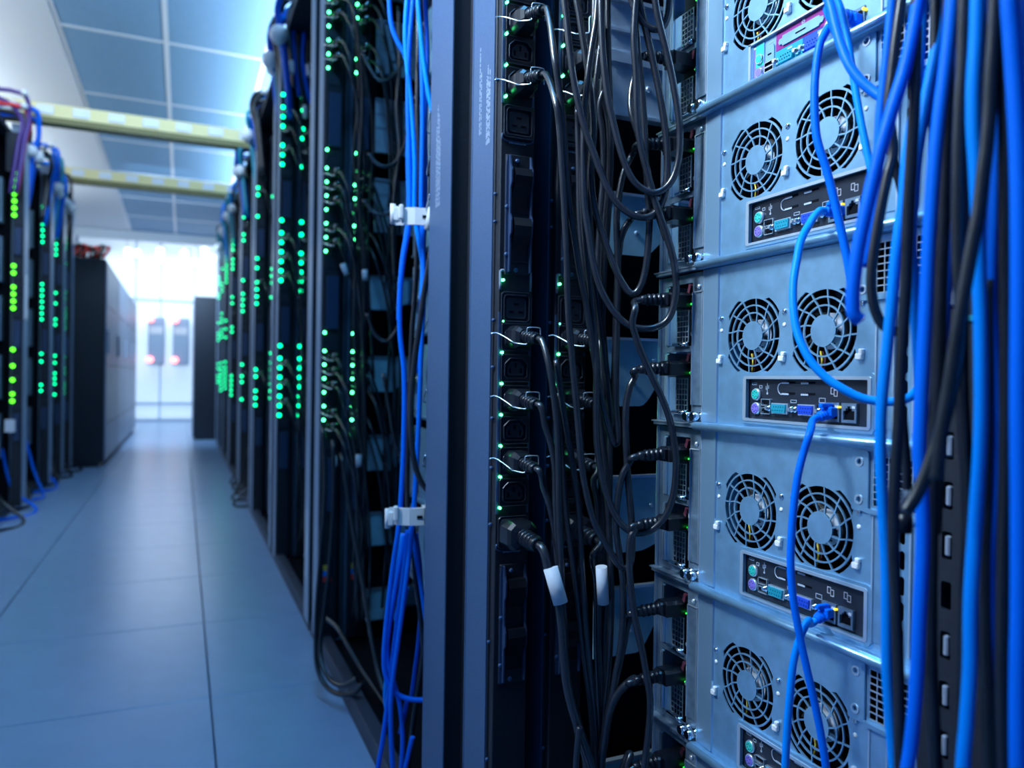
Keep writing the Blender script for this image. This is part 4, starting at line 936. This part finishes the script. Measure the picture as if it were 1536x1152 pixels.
# blue bundle with white clamps in front of the second rack
BB = [
 ('blue', .0046, 1.30, [(584, -20), (585, 20), (589, 45), (598, 66), (608, 84), (613, 110), (614, 170), (612, 230), (613, 300), (611, 340), (604, 385), (600, 430), (598, 480)], 'blue cable sweeping in from the top left to join the clamped bundle'),
 ('blue', .0046, 1.27, [(621, -20), (616, 40), (613, 80), (612, 150), (614, 240), (615, 310), (612, 345), (605, 390), (600, 440), (600, 500), (606, 560), (606, 640), (603, 720), (598, 790), (588, 860), (579, 940), (576, 990), (579, 1015), (592, 1038), (612, 1048), (640, 1050), (660, 1048)], 'blue cable whose foot sweeps right in a wide curve near the floor'),
 ('blue2', .0046, 1.25, [(627, -20), (631, 50), (638, 110), (646, 155), (655, 185)], 'pale-lit blue cable crossing right to the grey strip cover'),
 ('blue', .0046, 1.26, [(632, 60), (634, 160), (633, 240), (632, 310), (634, 360), (636, 420), (633, 500), (630, 580), (627, 660), (623, 730), (619, 780), (613, 840), (604, 910), (596, 970), (588, 1030), (586, 1080), (590, 1165)], 'blue cable through both white clamps, centre of the bundle'),
 ('blue3', .0046, 1.29, [(638, -20), (641, 80), (638, 180), (638, 260), (637, 320), (634, 400), (631, 480), (628, 560)], 'deep blue cable behind the upper clamp'),
 ('blue2', .0046, 1.27, [(612, -20), (608, 60), (617, 160), (622, 240), (622, 320), (628, 360), (634, 400), (632, 450)], 'light blue cable slanting right below the upper clamp'),
 ('blue', .0044, 1.30, [(616, 790), (625, 840), (633, 890), (640, 940), (645, 985)], 'blue cable leaving the lower clamp toward the right'),
 ('blue', .0044, 1.28, [(611, 795), (606, 850), (598, 910), (590, 980), (582, 1050), (574, 1110), (566, 1165)], 'blue cable leaving the lower clamp toward the floor at the left'),
 ('blue2', .0044, 1.31, [(604, 800), (594, 850), (584, 900), (578, 960), (580, 1010), (578, 1050), (584, 1080)], 'bright blue cable leftmost below the lower clamp'),
 ('blue', .0044, 1.29, [(607, 800), (600, 845), (592, 890), (584, 940), (581, 985), (590, 1020), (600, 1060), (604, 1110), (602, 1170)], 'blue cable bulging left between the lower clamp and the floor'),
 ('blue3', .0044, 1.32, [(624, 800), (630, 850), (632, 900), (628, 960), (622, 1010), (617, 1050)], 'deep blue cable straight below the lower clamp'),
 ('blue2', .0042, 1.30, [(614, 800), (608, 860), (600, 905), (594, 930), (603, 918), (611, 880)], 'blue cable turned back in a small loop below the lower clamp'),
 ('blue3', .0044, 1.30, [(611, 1050), (606, 1075), (600, 1100)], 'short deep blue cable end low behind the bundle'),
 ('blue', .0044, 1.27, [(619, 1105), (613, 1130), (606, 1170)], 'blue cable end by the base rail at the lower edge'),
 ('blue', .0040, 1.22, [(648, 365), (646, 388), (650, 420), (654, 450), (657, 490)], 'blue cable emerging left of the grey cover below the tag'),
 ('cord', .0052, 1.22, [(654, 310), (650, 350), (643, 400), (636, 440), (629, 490), (622, 540), (617, 600), (617, 650), (621, 690), (630, 720), (645, 740), (660, 748)], 'black cable with a white tag hanging from the strip beside the upper clamp'),
 ('cord', .0050, 1.30, [(652, -20), (653, 60), (650, 140), (648, 220), (646, 300)], 'black cable hanging straight left of the grey cover at the top'),
 ('cord', .0046, 1.33, [(628, -20), (627, 80), (626, 160), (628, 240), (626, 330), (624, 420), (618, 500), (614, 600), (611, 720), (612, 790)], 'black cable inside the clamped blue bundle'),
 ('cord', .0046, 1.31, [(620, 790), (622, 860), (630, 920), (634, 980), (626, 1040), (618, 1100), (612, 1165)], 'thin black cable dropping from the lower clamp to the floor'),
]
for m, r, d, seq, lab in BB:
    o = cable('network_cable' if m != 'cord' else 'black_cable', lab, pd(seq, d), r*.92, m, 'bundle hanging before the second rack', 'cable', 10, 7)
    if lab.startswith('black cable with a white tag'):
        MB().rev(at(650, 312, 1.215), at(643, 345, 1.215), [(0, .0078), (1, .0078)], 12).build('cable_tag', 'paper', o)
for k, (cx, cy, d, lab) in enumerate(((621, 328, 1.245, 'upper white plastic clamp gripping the blue cable bundle'), (613, 772, 1.25, 'lower white plastic clamp gripping the blue cable bundle'))):
    p = at(cx, cy, d)
    t = thing('cable_clamp', lab, 'clamp', p, 'white clamps on the blue bundle')
    t.rotation_euler = (0, 0, -math.radians(12))
    up_ = .004 if k == 0 else -.004
    # curved strap: profile in plan, extruded upward
    prof = [(-.032, -.010), (-.020, -.012), (-.012, -.018), (.000, -.022), (.024, -.021), (.028, -.015), (.028, .012), (.022, .016), (.022, -.013), (.002, -.017), (-.010, -.013), (-.019, -.008), (-.032, -.006)]
    MB().prism(prof, 'z', -.014, .014).build('clamp_strap', 'white', t)
    MB().cbox((-.036, -.013, -.013+up_), (-.024, -.003, .013+up_), .003).build('clamp_hinge', 'white', t)
    MB().cyl((-.035, -.008, -.016+up_), (-.035, -.008, .016+up_), .0045, 12).build('hinge_pin', 'white', t)
    MB().cbox((-.026, -.0225, -.006), (-.018, -.012, .018), .002).build('clamp_tab', 'white', t)
    MB().box((.012, -.0224, -.003), (.021, -.0205, .002)).build('clamp_slot', 'void', t)
lt = thing('label_tag', 'white tag on the edge of the grey strip cover by the lower clamp', 'tag', at(645, 771, 1.19))
MB().cbox((-.0015, -.004, -.016), (.0015, .004, .016), .0006).build('tag_plate', 'white', lt)
MB().box((.001, -.002, -.002), (.005, .002, .002)).build('tag_peg', 'white', lt)

# cords in the second and third racks
def far_cord(k, X, Y, z, seed, lab, r=.0042, n=8):
    rr = random.Random(seed)
    t = thing('power_cable', lab, 'power cord', (0, 0, 0), 'power cords in the %s rack' % ORD[k])
    xc = X+.024
    MB().cbox((xc-.012, Y-.036, z-.009), (xc+.012, Y-.002, z+.009), .003).rev((xc, Y-.034, z), (xc+.003, Y-.058, z-.004), [(0, .007), (.9, .0065), (1, .0045)], 8).build('plug', 'black', t)
    dx = rr.uniform(.02, .07); ze = max(.10, z-rr.uniform(.5, 1.3)); dy = rr.uniform(-.04, .02)
    P = [V((xc+.003, Y-.054, z-.003)), V((xc+.008, Y-.078, z-.010)), V((xc+.022, Y-.095+dy, z-.055)), V((xc+.030+dx*.5, Y-.095+dy, z-.16)), V((xc+.03+dx, Y-.09+dy, z-.32))]
    if ze < z-.45: P.append(V((xc+.03+dx+rr.uniform(-.015, .02), Y-.08+dy, (z-.32+ze)/2)))
    P.append(V((xc+.03+dx+rr.uniform(-.02, .03), Y-.08+dy, ze)))
    MB().tube(P, r, n, 5).build('lead', 'cord', t)
    MB().tube([(-.006+X, Y-.004, z+.004), (X+.010, Y-.030, z-.006), (X+.022, Y-.042, z-.008), (X+.022, Y-.043, z+.010), (X+.037, Y-.045, z+.010)], .0014, 5, 2).build('retention_clip', 'chrome', t)
    return t
NTH = ['first', 'second', 'third', 'fourth', 'fifth', 'sixth', 'seventh', 'eighth', 'ninth', 'tenth', 'eleventh', 'twelfth', 'thirteenth', 'fourteenth']
for k in (2, 3):
    for i in range(2):
        zz = []
        for zt in ZT: zz += [zt-.052-.0393*q-.0196 for q in ((0, 1, 2, 4, 5) if k == 2 else (0, 2, 4))]
        zz.sort(reverse=True)
        if k == 2: zz = [z for z in zz if z < 1.95]
        for j, z in enumerate(zz):
            lab = 'black cord on the %s strip of the %s rack, %s plug from above' % (('aisle-side', 'inner')[i], ORD[k], NTH[j] if j < 14 else 'last')
            far_cord(k, PX+.08*i, RY[k], z, 100*k+20*i+j, lab, .0040, 8 if k == 2 else 6)
for k in (4, 5, 6):
    for j, z in enumerate((1.80, 1.30, .80)):
        o = far_cord(k, PX, RY[k], z, 50*k+j, 'black cord hanging from the strip of the %s rack, %s plug from above' % (ORD[k], NTH[j]), .0045, 6)
for i in range(2):
    p = V((PX+.08*i+.010, RY[2]-.003, .20))
    t = thing('sticker_strip', 'small yellow, blue and red sticker low on the %s strip of the second rack' % ('aisle-side', 'inner')[i], 'sticker', p)
    for q, m_ in ((0, 'red'), (1, 'blue2'), (2, 'yellow')): MB().box((0, -.002, .016*q), (.022, 0, .016*q+.015)).build('sticker_field', m_, t)
for j, (a, b) in enumerate((((514, 396), (520, 412)), ((547, 405), (548, 420)), ((501, 684), (503, 700)), ((538, 682), (538, 700)))):
    t = thing('cord_tag', 'white paper tag on a black cord in the second rack, %s' % ('upper left', 'upper right', 'lower left', 'lower right')[j], 'tag', (0, 0, 0), 'white cord tags in the second rack')
    MB().rev(at(a[0], a[1], 2.02), at(b[0], b[1], 2.02), [(0, .0075), (1, .0075)], 10).build('tag_sleeve', 'paper', t)
# loose black cables inside the second rack
for j, (seq, lab) in enumerate((
    ([(544, 80), (556, 105), (572, 122), (592, 112), (606, 90)], 'black cable sagging above the upper steel plate in the second rack'),
    ([(552, 230), (570, 248), (590, 246), (604, 225), (610, 200)], 'black cable sagging below the upper steel plate in the second rack'),
    ([(598, 10), (600, 90), (596, 160), (600, 220), (592, 290), (590, 360), (592, 420)], 'black cable hanging straight between steel plates in the second rack'),
    ([(545, 300), (560, 318), (580, 322), (600, 312)], 'black cable sagging across the middle steel plate in the second rack'),
    ([(550, 470), (562, 500), (578, 512), (592, 500), (602, 480)], 'black cable sagging before the dark gap in the second rack'),
    ([(575, 560), (585, 620), (592, 660), (604, 690)], 'black cable slanting over the lower teal plate in the second rack'),
    ([(484, 640), (488, 720), (482, 820), (476, 900), (474, 960), (476, 1000), (488, 1028), (508, 1041), (530, 1040), (545, 1024)], 'thick black cable loop drooping out over the floor, outer one'),
    ([(500, 660), (500, 760), (494, 850), (486, 920), (480, 970), (484, 1000), (498, 1022), (516, 1028), (536, 1018)], 'thick black cable loop drooping out over the floor, inner one'),
    ([(512, 680), (524, 760), (538, 840), (548, 900), (556, 950), (566, 1000), (576, 1040)], 'black cable slanting down right above the base of the second rack'),
    ([(486, 925), (505, 940), (520, 965), (540, 1000), (560, 1030), (580, 1060)], 'black cable lying diagonally at the foot of the second rack'))):
    cable('black_cable', lab, pd(seq, 1.95 if j < 6 else 1.93, 1.95 if j < 6 else 1.72), .0060 if j >= 6 else .0050, 'cord', 'loose cables in the second rack', 'cable', 8, 6)

# cables heaped on the rack tops
def heap(x, y, z, k, n, side, mats, spread=.16):
    for i in range(n):
        rr = random.Random(1000*k+i)
        m = mats[i % len(mats)]
        a = rr.uniform(-.05, .10); yy = y+rr.uniform(-.22, .22)
        h = rr.uniform(.04, spread+.06)
        P = [V((x+.45, yy+rr.uniform(-.1, .1), z+.01)), V((x+.25, yy, z+h*.8)), V((x+a, yy, z+h)), V((x-.05+a*.4, yy+rr.uniform(-.05, .05), z+h*.45)), V((x-.03+a*.3, yy+.03, z-.06)), V((x+.00+a*.3, yy, z-.35))]
        if side < 0: P = [V((2*x-p.x, p.y, p.z)) for p in P]
        cn = {'blue': 'blue', 'blue2': 'bright blue', 'blue3': 'deep blue', 'cord': 'black', 'purple': 'purple', 'red': 'red', 'teal': 'teal'}[m]
        o = cable('network_cable' if m != 'cord' else 'black_cable', '%s cable heaped on top of the %s rack of the %s row' % (cn, ORD[k % 20], 'right' if side > 0 else 'left'), P, .012, m, '%s cables heaped on the %s rack, %s row' % (cn, ORD[k % 20], 'right' if side > 0 else 'left'), 'cable', 7, 5)
        q = P[2+i % 3]
        if i % 3 != 1: MB().ball((q.x-.016*side, q.y-.02, q.z), .018+.010*(i % 3), 6).build('glint_connector', 'white', o)  # white balls added as stand-ins for blurred bright glints
for k in (3, 4, 5, 6, 7, 8): heap(.385, RY[k]+.08, 2.2, k, 14 if k < 5 else 9, 1, ['blue', 'cord', 'blue3', 'cord', 'blue2', 'teal'] if k < 6 else ['teal', 'blue2', 'cord'])
for j in range(9):                                            # drops before the top of the third rack's strips
    rr = random.Random(j+900); x = .372+.022*j; m = ['cord', 'blue3', 'cord', 'blue', 'cord', 'cord', 'blue3', 'cord', 'blue2'][j]
    P = [V((x+.10, RY[3]-.02, 2.36+rr.uniform(-.05, .08))), V((x+.02, RY[3]-.09, 2.33+rr.uniform(-.08, .08))), V((x, RY[3]-.11, 2.20)), V((x+rr.uniform(-.02, .03), RY[3]-.10, 2.05)), V((x+.03, RY[3]-.08, 1.93+rr.uniform(-.05, .06)))]
    o = cable('network_cable' if m != 'cord' else 'black_cable', '%s cable dropping over the strip tops of the third rack, %s from the aisle' % ({'cord': 'black', 'blue': 'blue', 'blue2': 'bright blue', 'blue3': 'deep blue'}[m], NTH[j]), P, .009, m, 'cables dropping into the third rack', 'cable', 8, 5)
    if j % 2 == 0: MB().rev(P[3+j % 3 // 2], P[3+j % 3 // 2]+V((0, -.01, -.05)), [(0, .012), (1, .010)], 8).build('glint_connector', 'white', o)
for k in (1, 2, 3): heap(-.86, LY[k]+.1, 2.12, 20+k, 8, -1, ['blue3', 'purple', 'cord', 'red', 'blue'] if k == 1 else ['blue2', 'teal', 'cord', 'blue'])

# ================================================================== LEFT ROW
for k, y in LY.items():
    yn = y-.95
    t = thing('server_rack', 'black open server rack on the left side of the aisle, %s from the camera' % NTH[k-1], 'rack', (0, y, 0), 'server racks on the left')
    MB().box((-1.75, .08, .02), (-.90, .11, 2.15)).build('side_wall', 'void', t)
    MB().box((-.905, .10, .02), (-.825, .16, 2.2)).build('corner_post', 'post', t)
    MB().box((-.99, -.02, .02), (-.965, .03, 2.2)).build('rack_upright', 'post', t)
    dl = min(.5, (y-LY[k-1]-.17) if k > 1 else .5)
    MB().box((-1.75, -dl, 2.12), (-.9, .11, 2.15)).build('top_plate', 'black_soft', t)
    MB().box((-1.75, -dl, .0), (-.87, .11, .05)).build('base_plate', 'black_soft', t)
    if k == 1:
        MB().box((-.81, -.03, 1.08), (-.80, .0, 1.33)).build('label_plate', 'paper', t)
        MB().box((-.90, -.03, .45), (-.85, -.02, .52)).build('label_plate', 'paper', t)
        MB().box((-.91, -.01, 1.90), (-.825, 0, 2.12)).build('blank_panel', 'black_soft', t)
    for q in range(5):
        MB().box((-1.4, .02, .3+.33*q), (-.93, .08, .55+.33*q)).build('server_edge', 'steel_dark', t)
for j in range(8):
    rr = random.Random(j+77); y0 = 4.7+.35*j
    P = [V((-.93, y0, .35)), V((-.87, y0-.02, .12)), V((-.80+rr.uniform(-.05, .08), y0-.1, .012)), V((-.86+rr.uniform(0, .1), y0-.35, .010)), V((-.98, y0-.5, .02))]
    m = 'blue' if j in (1, 3, 4) else 'cord'
    cable('floor_cable', '%s cable spilling onto the floor from the left racks' % ('blue' if m == 'blue' else 'black'), P, .009, m, '%s cables spilling onto the floor at the left' % ('blue' if m == 'blue' else 'black'), 'cable', 7, 5)
# black cabinets, left and right
def cabinet(x0, x1, y0, y1, h, side, lab, group):
    t = thing('equipment_cabinet', lab, 'cabinet', (0, y0, 0), group)
    MB().cbox((x0, 0, .03), (x1, y1-y0, h), .006).build('cabinet_body', 'cab', t)
    MB().box((x0+.02, .01, 0), (x1-.03, y1-y0-.01, .03)).build('plinth', 'black', t)
    xs = x1 if side > 0 else x0
    dd = MB().cbox((xs-.004, .01, .05), (xs+.012, y1-y0-.01, h-.02), .003).build('door', 'cab_door', t)
    MB().cbox((xs+.012, .05, .95), (xs+.03, .075, 1.15), .004).build('door_handle', 'light_grey', dd)
    for q in range(3): MB().box((xs+.0115, .12, .35+.5*q), (xs+.014, y1-y0-.06, .36+.5*q)).build('door_groove', 'cab', dd)
cy = [7.17, 8.3, 9.4, 10.5, 11.66]
for k in range(4):
    cabinet(-1.6, -.60, cy[k], cy[k+1]-.02, 1.745, 1, ('tall black cabinet with a plain dark end, nearest in the left row', 'second blue-grey cabinet door along the left side of the aisle', 'third blue-grey cabinet door along the left side of the aisle', 'farthest cabinet on the left before the glass wall')[k], 'cabinets on the left')
cabinet(.125, .60, 9.8, 11.2, 1.725, -1, 'black cabinet jutting into the aisle at the end of the right row', 'cabinets on the right')
for j in range(6):
    rr = random.Random(j+5); x = -.62-.04*j
    cable('red_cable', 'red cable lying on top of the nearest black cabinet', [V((x, 7.2+.1*j, 1.76)), V((x+.03, 7.35, 1.83+rr.uniform(0, .06))), V((x-.08, 7.5, 1.86)), V((x-.15, 7.3+.05*j, 1.80)), V((x-.2, 7.7, 1.76))], .014, 'red' if j % 2 == 0 else 'cord' , 'red and black cables on the black cabinet', 'cable', 6, 4)
for o in bpy.data.objects:
    if o.name.startswith('red_cable') and o.data.materials[0] == M['cord']:
        o.name = 'black_cable'; o['label'] = 'black cable lying on top of the nearest black cabinet'
# heap of black cable at the foot of the fourth rack
for j in range(5):
    rr = random.Random(j+31); y0 = 4.9+.25*j
    cable('black_cable', 'black cable bunched on the floor at the foot of the far right racks', [V((.42, y0, .3)), V((.37, y0-.03, .08)), V((.33+rr.uniform(-.04, .03), y0-.08, .014)), V((.35, y0-.2, .012)), V((.42, y0-.3, .05))], .008, 'cord', 'black cables at the foot of the far right racks', 'cable', 6, 5)
